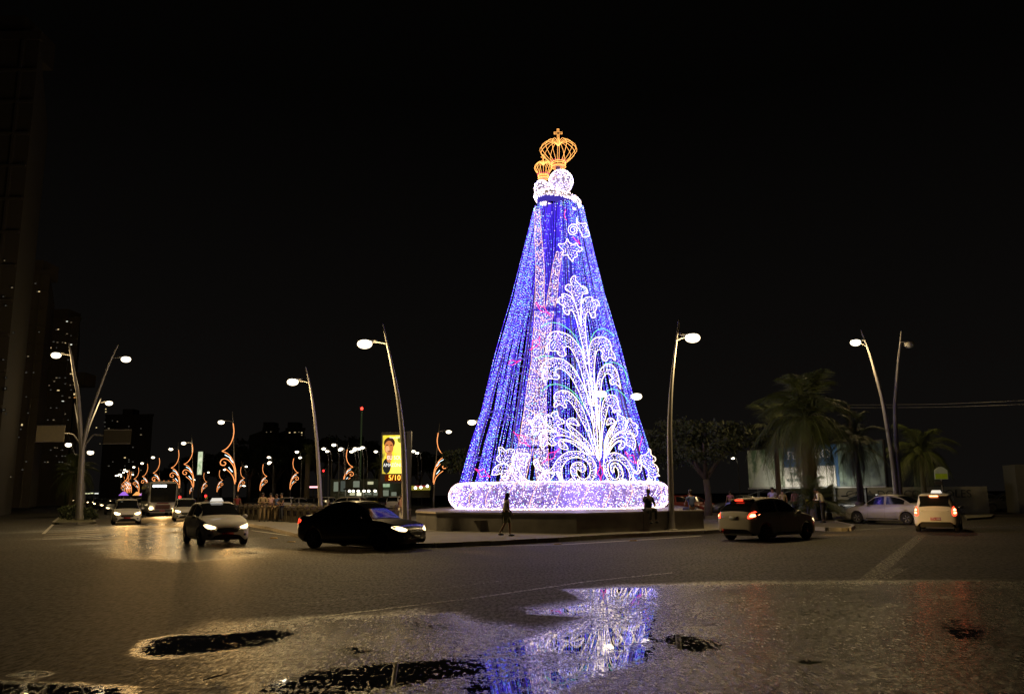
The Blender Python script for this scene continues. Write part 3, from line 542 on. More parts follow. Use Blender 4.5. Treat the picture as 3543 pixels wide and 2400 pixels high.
# steel frame inside: central mast, hoops, blue cloth core
def frame():
    M = mat("purple_lit_steel", (0.16, 0.13, 0.30), .6, .1)  # purple of the tower's light put into the steel's base colour
    mb = MB(); mb.tube([(Cxz(ZB), YC, ZB), (Cxz(ZT), YC, ZT + 2.6)], .13, 8); TWp("mast", mb.mesh("mast", M))
    for k in range(8):
        a = 2 * PI * k / 8 + .18; mb = MB()
        mb.tube([(Cxz(z) + (Rz(z) - .25) * math.cos(a), YC + (Rz(z) - .25) * math.sin(a), z) for z in np.linspace(ZB + .3, ZT, 9)], .05, 5); TWp("upright", mb.mesh("upright", M))
    for yD in (612, 720, 831, 940, 1040):
        z = A(1933, yD * 1.5245, YC).z; mb = MB(); r = Rz(z) - .15
        mb.tube([(Cxz(z) + r * math.cos(a), YC + r * math.sin(a), z) for a in np.linspace(0, 2 * PI, 49)[:-1]], .045, 5, closed=True); TWp("hoop", mb.mesh("hoop", W_DIM))  # hoops emit violet: light falling on the steel put into the material
    x = A(1941, 1100, YC).x; mb = MB(); z0, z1 = A(1941, 1690, YC).z, A(1941, 715, YC).z
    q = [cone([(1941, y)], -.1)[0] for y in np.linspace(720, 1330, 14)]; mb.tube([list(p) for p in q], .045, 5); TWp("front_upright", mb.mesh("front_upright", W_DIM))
    # cloth core, seen through the opening
    mb = MB(); zz = np.linspace(A(1933, 1120, YC).z, ZT, 14); n = 20; vs = []
    for z in zz:
        for k in range(n):
            a = 2 * PI * k / n; r = Rz(z) * .55 * (1 + .08 * math.sin(a * 6)); vs.append((Cxz(z) + r * math.cos(a), YC + r * math.sin(a), z))
    mb.add(vs, [(i * n + k, i * n + (k + 1) % n, (i + 1) * n + (k + 1) % n, (i + 1) * n + k) for i in range(len(zz) - 1) for k in range(n)])
    TWp("cloth_core", mb.mesh("cloth_core", mat("blue_cloth", (0.07, 0.06, 0.55), .9, noise=.3, scale=2), True))
frame()
# small wire figures (spirals) inside the left side of the mantle
for cx_, cy_, r_ in ((1820, 1130, 26), (1800, 1240, 22), (1795, 1345, 24), (1735, 1445, 20), (1825, 1010, 18), (1990, 1480, 22)):
    t = np.linspace(0, 1, 30); q = [(cx_ + (4 + r_ * u) * math.cos(u * 3.4 * PI), cy_ + (4 + r_ * 1.5 * u) * math.sin(u * 3.4 * PI)) for u in t]
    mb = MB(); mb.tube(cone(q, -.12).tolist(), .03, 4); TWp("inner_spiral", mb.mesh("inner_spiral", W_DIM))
# glowing ring at the foot
def ring():
    z0 = ZB + .66; rm_, r = 5.22, .66; cx_ = Cxz(z0)
    mb = MB(); nu, nv = 64, 14; vs = []
    for i in range(nu):
        a = 2 * PI * i / nu
        for j in range(nv):
            b = 2 * PI * j / nv; vs.append((cx_ + (rm_ + r * math.cos(b)) * math.cos(a), YC + (rm_ + r * math.cos(b)) * math.sin(a), z0 + r * math.sin(b)))
    mb.add(vs, [(i * nv + j, ((i + 1) % nu) * nv + j, ((i + 1) % nu) * nv + (j + 1) % nv, i * nv + (j + 1) % nv) for i in range(nu) for j in range(nv)])
    o = TWp("base_ring", mb.mesh("base_ring", sheer("ring_net", (0.50, 0.42, 0.85), .6), True)); o["label"] = "fat glowing tube ring of white lights round the foot"
    n = 14500; a = rng.uniform(0, 2 * PI, n); b = rng.uniform(0, 2 * PI, n); k = np.sin(a) < .35; a, b = a[k], b[k]
    P = np.stack([cx_ + (rm_ + .7 * np.cos(b)) * np.cos(a), YC + (rm_ + .7 * np.cos(b)) * np.sin(a), z0 + .69 * np.sin(b)], 1)
    l = link("ring_bulbs", led_mesh("ring_bulbs", P, rng.uniform(.012, .022, len(P)), [L_WH, L_WW, L_CY, L_BL], rng.choice(4, len(P), p=[.5, .36, .07, .07])), o, kind="stuff"); l.matrix_parent_inverse = Matrix.Identity(4)
    for i in range(30):
        a = 2 * PI * i / 30 + .05; q = [(cx_ + (rm_ + .72 * math.cos(b)) * math.cos(a + .05 * math.sin(b)), YC + (rm_ + .72 * math.cos(b)) * math.sin(a + .05 * math.sin(b)), z0 + .70 * math.sin(b)) for b in np.linspace(0, 2 * PI, 21)[:-1]]
        mb = MB(); mb.tube(q, .02, 4, closed=True); l = link("ring_rib", mb.mesh("ring_rib", R_OR), o); l.matrix_parent_inverse = Matrix.Identity(4)
    for dz, rr in ((-.62, .35), (.66, -.25)):
        q = [(cx_ + (rm_ + rr) * math.cos(a), YC + (rm_ + rr) * math.sin(a), z0 + dz) for a in np.linspace(0, 2 * PI, 97)[:-1]]; mb = MB(); mb.tube(q, .03, 4, closed=True)
        l = link("ring_rope", mb.mesh("ring_rope", R_WH), o); l.matrix_parent_inverse = Matrix.Identity(4)
ring()
# collar, two light balls, two crowns
def top():
    c = A(1929, 703, YC); R_ = 1.20; tl = math.radians(10)
    def ringpt(a, r, dz): return (c.x + r * math.cos(a) * math.cos(tl), YC + r * math.sin(a), c.z + dz - r * math.cos(a) * math.sin(tl) * 1.1)
    mb = MB(); n = 40
    vs = [ringpt(2 * PI * i / n, R_ + .0, z) for z in (-.36, .02) for i in range(n)]
    mb.add(vs, [(i, (i + 1) % n, n + (i + 1) % n, n + i) for i in range(n)]); TWp("collar_cloth", mb.mesh("collar_cloth", glow("self_lit_blue_cloth", (0.06, 0.04, 0.42), .9), True))  # light from behind put into the collar cloth as emission
    P = []
    for _ in range(1100):
        a = rng.uniform(0, 2 * PI); b = rng.uniform(0, 2 * PI); P.append(ringpt(a, R_ + .02 + .16 * math.cos(b), .16 + .18 * math.sin(b)))
    TWp("collar_bulbs", led_mesh("collar_bulbs", P, .022, [L_WW, L_WH], rng.integers(0, 2, len(P))), kind="stuff")
    mb = MB(); vs = [ringpt(2 * PI * i / n, R_ + .02 + .13 * math.cos(2 * PI * j / 10), .16 + .15 * math.sin(2 * PI * j / 10)) for i in range(n) for j in range(10)]
    mb.add(vs, [(i * 10 + j, ((i + 1) % n) * 10 + j, ((i + 1) % n) * 10 + (j + 1) % 10, i * 10 + (j + 1) % 10) for i in range(n) for j in range(10)]); TWp("collar", mb.mesh("collar", mat("collar_tube", (.75, .7, .72), .6, emit=(1, .85, .8), es=.12), True))
    for k in range(10):
        a = k * 2 * PI / 10 + .3; mb = MB(); mb.tube([ringpt(a, R_ - .25, .1), ringpt(a, R_ - .1, .55), ringpt(a, R_ + .12, .1)], .02, 4); TWp("collar_hook", mb.mesh("collar_hook", R_OR))
    for nm, (px, py), r, yy, n_ in (("large_light_ball", (1941, 629), .70, YC, 820), ("small_light_ball", (1874, 650), .44, YC - .5, 380)):
        q = A(px, py, yy); mb = MB(); mb.ell(q, (r * .93, r * .93, r * .93), 20, 12)
        o = TWp(nm, mb.mesh(nm, mat("ball_net", (.5, .45, .6), .7, emit=(.8, .75, 1.0), es=.10), True))
        v = rng.normal(size=(n_, 3)); v /= np.linalg.norm(v, axis=1)[:, None]; P = np.array(q) + v * r
        l = link("ball_bulbs", led_mesh("ball_bulbs", P, .022, [L_WH, L_WW], (rng.random(n_) < .4).astype(int)), o, kind="stuff"); l.matrix_parent_inverse = Matrix.Identity(4)
    def crown(nm, cx_, base, bul, topp, yy, rb, rB, cross):
        b = A(cx_, base, yy); z1 = A(cx_, bul, yy).z; z2 = A(cx_, topp, yy).z; rib = []
        root = TWp(nm, MB().lathe([(rb * .9, b.z + .02), (rb * .9, b.z + .1)], (b.x, yy, 0), 16).mesh(nm, mat("crown_band", (.7, .35, .1), .4, emit=(1, .35, .1), es=.5)))
        def sub(n2, mb, m_):
            l = link(n2, mb.mesh(n2, m_), root); l.matrix_parent_inverse = Matrix.Identity(4)
        for dz in (0, .16 * rb / .42, .26 * rb / .42):
            mb = MB(); mb.tube([(b.x + rb * math.cos(a), yy + rb * math.sin(a), b.z + dz) for a in np.linspace(0, 2 * PI, 25)[:-1]], .016, 5, closed=True); sub("band_hoop", mb, R_GD)
        zb = b.z + .26 * rb / .42
        for k in range(16):
            a = 2 * PI * k / 16; q = crom([(rb, zb), (rB * .72, zb + (z1 - zb) * .45), (rB, z1), (rB * .93, z1 + (z2 - z1) * .5), (rB * .55, z2), (rB * .22, z2 - .02), (.03, z2 - (z2 - z1) * .45)], 4)
            mb = MB(); mb.tube([(b.x + r * math.cos(a), yy + r * math.sin(a), z) for r, z in q], .010, 4); sub("crown_rib", mb, R_GD)
        for k in range(12):
            a = 2 * PI * k / 12; p = (b.x + rb * 1.03 * math.cos(a), yy + rb * 1.03 * math.sin(a), zb + .07); mb = MB(); mb.ell(p, (.06, .06, .06), 6, 4); sub("crown_gem", mb, mat("gem_red", (.5, .03, .12), .3, emit=(.8, .08, .2), es=.5))
        t = A(cx_, cross[0], yy).z; h = t - z2
        for pts in ([(-.05, z2 - .1), (-.05, z2 + h * .6), (-.24, z2 + h * .6), (-.24, z2 + h * .74), (-.05, z2 + h * .74), (-.05, t), (.05, t), (.05, z2 + h * .74), (.24, z2 + h * .74), (.24, z2 + h * .6), (.05, z2 + h * .6), (.05, z2 - .1)],):
            mb = MB(); k = rB / 1.07; mb.tube([(b.x + x * k, yy - .02, z) for x, z in pts], .014 * max(k, .7), 4); sub("crown_cross", mb, R_GD)
        mb = MB(); mb.tube([(b.x, yy, b.z), (b.x, yy, z2)], .03, 5); sub("crown_post", mb, mat("purple_lit_steel", (1, 1, 1)))
    crown("large_crown", 1933, 578, 524, 491, YC, .41, 1.06, (447,)); crown("small_crown", 1880, 618, 584, 563, YC - .5, .30, .50, (535,))
top()
def plight(name, loc, col_, w, r=.05):
    l = bpy.data.lights.new(name, 'POINT'); l.color = col_; l.energy = w; l.shadow_soft_size = r; o = bpy.data.objects.new(name, l); col.objects.link(o); o.location = loc; return o
for z, w in ((4.5, 230), (11, 230)): plight("tower_light", (Cxz(z), YC - .6, z), (.32, .22, 1.0), w * 1.0)
for k in range(4):
    a = 2 * PI * k / 5 + 3.6; plight("ring_light", (Cxz(2) + 5.22 * math.cos(a), YC + 5.22 * math.sin(a), ZB + .66), (.50, .38, 1.0), 62)
for px, yy in ((1560, YC - 8.5), (1830, YC - 8.5), (2100, YC - 8.5)): pass
# ================================================================ STREET LAMPS
POLE = mat("galvanised_pole", (0.34, 0.33, 0.32), .5, .3, noise=.2, scale=3); HEADM = mat("lamp_housing", (0.16, 0.16, 0.16), .5)
def glare_lens_mat(name, st):
    """frosted bowl: white over the bulb, warmer and dimmer towards its rim"""
    m = glow(name, (1, .8, .5), st); N = m.node_tree.nodes; L = m.node_tree.links; e = [n for n in N if n.type == 'EMISSION'][0]
    lw = N.new("ShaderNodeLayerWeight"); lw.inputs[0].default_value = .5; r = N.new("ShaderNodeValToRGB"); r.color_ramp.elements[0].position = .35; r.color_ramp.elements[0].color = (1, .86, .62, 1); r.color_ramp.elements[1].position = .95; r.color_ramp.elements[1].color = (.11, .062, .012, 1)
    L.new(lw.outputs["Facing"], r.inputs[0]); L.new(r.outputs[0], e.inputs[0]); return m
LENS_N = glare_lens_mat("lamp_lens_near", 9.0); LENS_F = glare_lens_mat("lamp_lens_far", 7.0); LENS_VF = glow("lamp_lens_distant", (1.0, 0.88, 0.66), 7.0); LENS_OFF = mat("lamp_lens_unlit", (.5, .5, .45), .3)
def head(parent, tip, dirx, lens, s=1.0):
    """luminaire hanging at tip, long axis along dirx, lens bulging below"""
    d = Vector(dirx); d.z = 0; d.normalize(); n = Vector((-d.y, d.x, 0)); mb = MB(); prof_ = [(-.42, .05, .03), (-.3, .09, .05), (0, .13, .06), (.2, .12, .05), (.27, .06, .03)]
    vs = []; 
    for u, w, h in prof_:
        for k in range(8):
            a = 2 * PI * k / 8; p = Vector(tip) + d * u * s + n * w * s * math.cos(a) + Vector((0, 0, .10 * s + h * s * math.sin(a))); vs.append(p)
    mb.add(vs, [(i * 8 + k, i * 8 + (k + 1) % 8, (i + 1) * 8 + (k + 1) % 8, (i + 1) * 8 + k) for i in range(4) for k in range(8)] + [tuple(range(7, -1, -1)), tuple(range(32, 40))])
    h = mb.build("lamp_head", HEADM, parent, True)
    mb = MB(); mb.ell((0, 0, 0), (.27 * s, .20 * s, .17 * s), 18, 12); l = mb.build("lens", lens, h, True); l.location = Vector(tip) + Vector((0, 0, -.03 * s)) + d * .04; l.rotation_euler = (0, 0, math.atan2(d.y, d.x))
    if lens is LENS_N:
        pl = bpy.data.lights.new('street_lamp_light', 'POINT'); pl.energy = LAMP; pl.color = (1.0, .70, .31); pl.shadow_soft_size = .16; po = bpy.data.objects.new('street_lamp_light', pl); col.objects.link(po); po.parent = parent; po.location = Vector(tip) + Vector((0, 0, -.45))
    return h
def lamp(name, pole_px, Y, heads, label, group=None, r0=.135, r1=.03, extra=None, basez=.15, cat="street lamp", s=1.0):
    base = A(*pole_px[0][0], Y) if isinstance(pole_px[0][0], tuple) else A(*pole_px[0], Y)
    root = empty(name, (base.x, Y, base.z), 0, label, cat, group); o = root.location
    runs = pole_px if isinstance(pole_px[0], list) else [pole_px]
    for k, rn in enumerate(runs):
        q = crom([A(x, y, Y) - o for x, y in rn], 5); n = len(q); zt = q[-1][2]
        a, b = (r0, r1) if k == 0 or extra is None else extra
        mb = MB(); mb.tube(q, [a + (b - a) * (i / (n - 1)) ** 1.2 for i in range(n)], 10); mb.build("pole", POLE, root, True)
        if k == 0: mb = MB(); mb.lathe([(.28, 0), (.28, .03), (r0 + .03, .05), (r0 + .02, .3)], (0, 0, 0), 12); mb.build("base_plate", POLE, root)
    for (at, hd, ln) in heads:
        a = A(*at, Y) - o; t = A(*hd, Y) - o; mb = MB(); mid = (a + t) / 2 + Vector((0, 0, .06)); mb.tube(crom([a, mid, t], 4), [.04, .04, .04, .035, .035, .03, .03, .03, .03], 6); mb.build("arm", POLE, root, True)
        head(root, t, t - a, ln, s)
    return root
def Yz(px, py, H):
    return G(px, py, H).y
YA = G(2324, 1833, .15).y
lamp("curved_street_lamp", [(2324, 1833), (2320, 1650), (2317, 1500), (2319, 1410), (2323, 1336), (2330, 1260), (2338, 1199), (2350, 1104)], YA, [((2338, 1178), (2393, 1166), LENS_N)], "tall curved lamp post with lit lamp on the kerb right of the light tower", s=1.25)
YB = Yz(1323, 1118, 9.35)
lamp("curved_street_lamp", [(1404, 1836), (1400, 1690), (1395, 1540), (1384, 1425), (1372, 1345), (1357, 1270), (1340, 1193), (1323, 1118)], YB, [((1339, 1188), (1265, 1187), LENS_N)], "tall curved lamp post with lit lamp rising behind the bonnet of the black sedan", s=1.25)
YCc = Yz(1057, 1269, 9.35)
lamp("curved_street_lamp", [(1111, 1802), (1107, 1700), (1101, 1590), (1093, 1490), (1083, 1400), (1070, 1322), (1057, 1269)], YCc, [((1069, 1323), (1015, 1319), LENS_N)], "curved lamp post behind the roof of the black sedan", s=1.25)
YD = Yz(320, 1190, 12.6)
dl = lamp("double_street_lamp", [[(274, 1797), (277, 1700), (281, 1620), (284, 1560), (280, 1510), (270, 1372), (255, 1286), (246, 1229), (237, 1186)], [(284, 1565), (292, 1520), (304, 1465), (320, 1412), (354, 1320), (383, 1246), (410, 1192)]], YD,
     [((247, 1229), (196, 1227), LENS_N), ((387, 1239), (434, 1241), LENS_F)], "V shaped double lamp post with two sign arms on the avenue median", extra=(.16, .035), r0=.26, r1=.045, s=1.3)
LENSF2 = LENS_F
for side, arm, (x0, y0, x1, y1), lab in ((-1, [(283, 1545), (262, 1515), (240, 1500), (133, 1499)], (123, 1470, 226, 1530), "olive"), (1, [(286, 1548), (305, 1525), (322, 1505), (345, 1505), (442, 1513)], (357, 1485, 455, 1536), "dark")):
    q = [A(x, y, YD) - dl.location for x, y in arm]; mb = MB(); mb.tube(crom(q, 3), .06, 6); ar = mb.build("sign_arm", POLE, dl, True)
    a, b = A(x0, y1, YD - .12) - dl.location, A(x1, y0, YD - .12) - dl.location; mb = MB(); mb.box(a.x, a.y - .02, a.z, b.x, a.y + .02, b.z); mb.build("sign_plate", mat("sign_light_tone_" + lab, (.50, .45, .28) if side < 0 else (.06, .055, .04), .6), ar)  # like sign backs; lighter and darker colours stand in for lamp light
    mb = MB(); mb.box(a.x, a.y - .05, a.z, b.x, a.y - .03, a.z + .05); mb.box(a.x, a.y - .05, b.z - .05, b.x, a.y - .03, b.z); mb.build("sign_rim", POLE, ar)
YD2 = Yz(349, 1377, 12.6)
lamp("double_street_lamp", [[(287, 1760), (288, 1640), (286, 1560), (277, 1514), (266, 1450), (257, 1394)], [(286, 1560), (300, 1500), (320, 1446), (349, 1377)]], YD2, [((347, 1392), (376, 1393), LENS_F)], "second V shaped double lamp post down the avenue median", extra=(.16, .05), r0=.24, r1=.05, s=1.5)
YD3 = Yz(237, 1506, 12.6)
lamp("double_street_lamp", [[(268, 1735), (268, 1640), (263, 1589), (250, 1545), (237, 1506)], [(268, 1640), (275, 1600), (292, 1560), (303, 1520)]], YD3, [((243, 1537), (238, 1537), LENS_F), ((298, 1564), (312, 1564), LENS_F)], "farthest V shaped double lamp post above the median palm", extra=(.16, .05), r0=.24, r1=.05, s=2.2)
YE = Yz(3050, 1143, 12.6)
lamp("double_street_lamp", [[(3108, 1768), (3102, 1716), (3089, 1593), (3069, 1468), (3052, 1376), (3029, 1290), (3012, 1233), (2997, 1190), (2979, 1141)], [(3118, 1768), (3114, 1716), (3105, 1593), (3098, 1479), (3097, 1393), (3103, 1307), (3109, 1239), (3115, 1187), (3119, 1144)]], YE,
     [((3000, 1200), (2962, 1183), LENS_N), ((3115, 1188), (3143, 1190), LENS_OFF)], "double lamp post on the right, left lamp lit and right lamp out", extra=(.19, .045), r0=.2, r1=.045, s=1.35)
for (hx, hy), side, lab in (((1634, 1459), 1, "street lamp just left of the light tower, pole hidden in the dark"), ((2200, 1369), -1, "street lamp glowing just outside the tower's right slope"), ((2078, 1360), -1, "street lamp shining through the strings of the tower")):
    Y = Yz(hx, hy, 9.0); b = GX(hx + side * 28, Y, 0); k = 2851 / Y
    yb = CY
    lamp("street_lamp", [(hx + side * 22, 1709 + 1.7 * k * .98), (hx + side * 26, 1709 - 3 * k), (hx + side * 22, hy + 20), (hx + side * 18, hy - 14)], Y, [((hx + side * 20, hy + 4), (hx, hy), LENS_F)], lab, "street lamps behind the tower", s=1.6)
def far_light(px, py, H, w):
    Y = Yz(px, py, H); pl = bpy.data.lights.new('street_lamp_light', 'POINT'); pl.energy = w; pl.color = (1.0, .72, .36); pl.shadow_soft_size = .3; po = bpy.data.objects.new('street_lamp_light', pl); col.objects.link(po); po.location = A(px, py, Y) + Vector((0, 0, -.8))
far_light(434, 1241, 12.4, 450); far_light(376, 1393, 12.0, 700); far_light(617, 1536, 9.2, 900); far_light(104, 1637, 9.2, 2000); far_light(1634, 1459, 9, 600)
# ---------------------------------------------------------------- decorated posts
RO_OR = glow("rope_light_orange", (1.0, 0.34, 0.10), 1.7); RO_W = glow("rope_light_pearl", (.75, .95, 1.0), 2.4)
def decor_proto():
    r = empty("decorated_lamp_post", (0, 0, 0)); L_ = lambda z: -.66 * (z / 10.2) ** 1.6
    mb = MB(); zz = np.linspace(0, 10.3, 12); mb.tube([(L_(z), 0, z) for z in zz], [.11 - .075 * z / 10.3 for z in zz], 8); mb.build("pole", POLE, r, True)
    mb = MB(); mb.tube([(L_(9.2), 0, 9.2), (L_(9.2) - .5, 0, 9.33), (-1.65, 0, 9.26)], .035, 5); mb.build("arm", POLE, r)
    h = head(r, (-1.75, 0, 9.22), (-1, 0, 0), LENS_F, 1.25)
    u = lambda x, y: ((x - 1415) * .0189, -.08, 10.25 - (y - 757) * .0189)
    for nm, pts in (("upper_curve", [(1388, 820), (1395, 870), (1385, 920), (1362, 955), (1335, 972)]), ("bracket_curve", [(1335, 972), (1372, 990), (1400, 1030), (1415, 1080), (1418, 1140)]),
                    ("spiral_curve", [(1416, 1110), (1404, 1060), (1375, 1023), (1347, 1013), (1330, 1027), (1333, 1045), (1352, 1049), (1359, 1037), (1348, 1030)]), ("lower_curve", [(1355, 1065), (1382, 1085), (1403, 1112), (1415, 1150)])):
        mb = MB(); mb.tube(crom([u(*p) for p in pts], 5), .042, 6); mb.build(nm, RO_OR, r, True)
    for a, b in (((1352, 992), (1385, 1010)), ((1380, 1012), (1398, 1035)), ((1376, 1060), (1398, 1085))):
        mb = MB(); mb.tube([u(*a), u(*b)], .04, 4); mb.build("pearl_dash", RO_W, r)
    return r
DP = decor_proto(); first = True
def decor(px, Y, flip, label, group):
    global first
    if first: o = DP; first = False
    else: o = copy_tree(DP)
    p = GX(px, Y, 0.0 if flip is None else .15); o.location = p; o.scale = (-1, 1, 1) if flip else (1, 1, 1); tag(o, label, "lamp post", group); return o
def Yh(py, px, z): return Yz(px, py, z)
GL = "lamp posts with orange scrolls along the avenue"
for i, (px, hx, hy, lab) in enumerate(((809, 757, 1464, "nearest orange scroll lamp post, behind the white hatchback"), (665, 617, 1536, "second orange scroll lamp post along the avenue, right of the bus"), (617, 580, 1556, "third orange scroll lamp post, over the right end of the bus"),
        (550, 520, 1584, "fourth orange scroll lamp post, above the bus roof"), (509, 483, 1604, "fifth orange scroll lamp post, at the bus's left roof corner"), (478, 458, 1617, "sixth orange scroll lamp post, just left of the bus"), (452, 435, 1631, "seventh orange scroll lamp post, over the white saloon's roof"))):
    decor(px, Yz(hx, hy, 9.22), False, lab, GL)
for i in range(14):
    Y = 235 + i * 24; px = 445 - i * 5.4; decor(px, Y, i % 3 == 2, "far orange scroll lamp post, " + ordw(i) + " from the right in the cluster at the avenue's end", "far orange scroll posts at the end of the avenue")
for px, y9, lab in ((1500, 1497, "mirrored orange scroll lamp post just left of the glowing ring"), (1186, 1554, "mirrored orange scroll lamp post between the two curved lamp posts"), (1002, 1585, "mirrored orange scroll lamp post left of the thin curved lamp post"),
                    (898, 1605, "mirrored orange scroll lamp post above the standing group"), (822, 1615, "small orange scroll lamp post right beside the nearest one"), (749, 1626, "small orange scroll lamp post beside the green tree top"), (696, 1635, "small orange scroll lamp post below the lit street screen"), (655, 1660, "smallest orange scroll lamp post at the foot of the second post")):
    decor(px, Yz(px, y9, 9.22), True, lab, "lamp posts with mirrored orange scrolls in the square")
# ---------------------------------------------------------------- distant lamps
def far_proto():
    r = empty("distant_street_lamp", (0, 0, 0)); mb = MB(); mb.tube([(.9, 0, 0), (.8, 0, 7.5), (.5, 0, 9.2), (0, 0, 9.3)], .06, 5); mb.build("pole", POLE, r); h = head(r, (0, 0, 9.2), (-1, 0, 0), LENS_VF, 1.15); return r
FL = None; FLP = ((78, 1588), (97, 1611), (120, 1626), (104, 1637), (163, 1642), (178, 1653), (199, 1672), (405, 1644), (416, 1640), (16, 1635), (1156, 1538), (1121, 1551), (1133, 1560), (1181, 1551), (1217, 1561), (1243, 1551), (1255, 1547), (1301, 1561), (1028, 1562), (931, 1581), (934, 1598), (1227, 1556), (1444, 1566), (1431, 1560), (2537, 1584), (365, 1668), (370, 1665), (403, 1670), (426, 1670), (1176, 1555), (845, 1680), (3000, 1690)); FLX = sorted(p[0] for p in FLP)
for px, py in FLP:
    Y = min(420, Yz(px, py, 9.2)) if py < 1660 else 380
    if FL is None: FL = far_proto(); o = FL
    else: o = copy_tree(FL)
    p = A(px, py, Y); o.location = (p.x, Y, p.z - 9.2)
    k = 1.0 if Y > 110 else .8
    o.scale = (k * Y / 150, k * Y / 150, 1) if Y > 150 else (k, k, 1)
    tag(o, "small distant street lamp, " + ordw(FLX.index(px)) + " from the left among the small bright dots", "street lamp", "distant street lamps")
# mast with red light
o = empty("radio_mast", A(1245, 1700, 190), 0, "thin radio mast with a red light on top behind the dark trees", "mast"); b = o.location
t = A(1245, 1413, 190) - b; mb = MB(); mb.tube([(0, 0, 0), (0, 0, t.z)], .22, 4); mb.build("mast_pole", mat("mast_steel", (.2, .25, .16), .6, emit=(.2, .3, .12), es=.06), o)  # mast steel glows faintly, light on it put into emission
mb = MB(); mb.ell((0, 0, t.z), (.32, .32, .4), 8, 6); mb.build("beacon", glow("red_beacon", (1, .05, .03), 4), o)
# ================================================================ BALUSTRADE
def balustrade():
    a, b = G(800, 1793, .15), G(1130, 1813, .15); c = GX(1430, b.y + 1.5, .15); R_ = empty("balustrade", a, 0, "low old stone balustrade with round capped posts along the square", "balustrade")
    BM_ = mat("old_balustrade", (0.10, 0.08, 0.05), .9, noise=.45, scale=3, bump=.3); me_p = MB().box(-.14, -.14, 0, .14, .14, .95).box(-.19, -.19, .95, .19, .19, 1.02).lathe([(.17, 1.02), (.16, 1.10), (.08, 1.18), (.01, 1.20)], n=10).mesh("post", BM_)
    me_b = MB().lathe([(.045, .42), (.075, .50), (.045, .6), (.04, .72), (.06, .78)], n=7).mesh("baluster", BM_)
    for p, q in ((a, b), (b, c)):
        d = q - p; L_ = d.length; n = max(1, round(L_ / 1.0)); an = math.atan2(d.y, d.x)
        for i in range(n):
            s = p.lerp(q, i / n) - a; l = link("post", me_p, R_, s, (0, 0, an)); w = L_ / n
            r = MB().box(.14, -.09, .0, w - .14, .09, .42).mesh("base_panel", BM_); link("base_panel", r, R_, s, (0, 0, an)); r = MB().box(.14, -.10, .78, w - .14, .10, .90).mesh("rail", BM_); link("rail", r, R_, s, (0, 0, an))
            for k in range(4): link("baluster", me_b, R_, s + Vector((math.cos(an), math.sin(an), 0)) * (w * (k + 1) / 5), (0, 0, an))
balustrade(); bpy.data.objects['balustrade'].scale = (1, 1, .88)
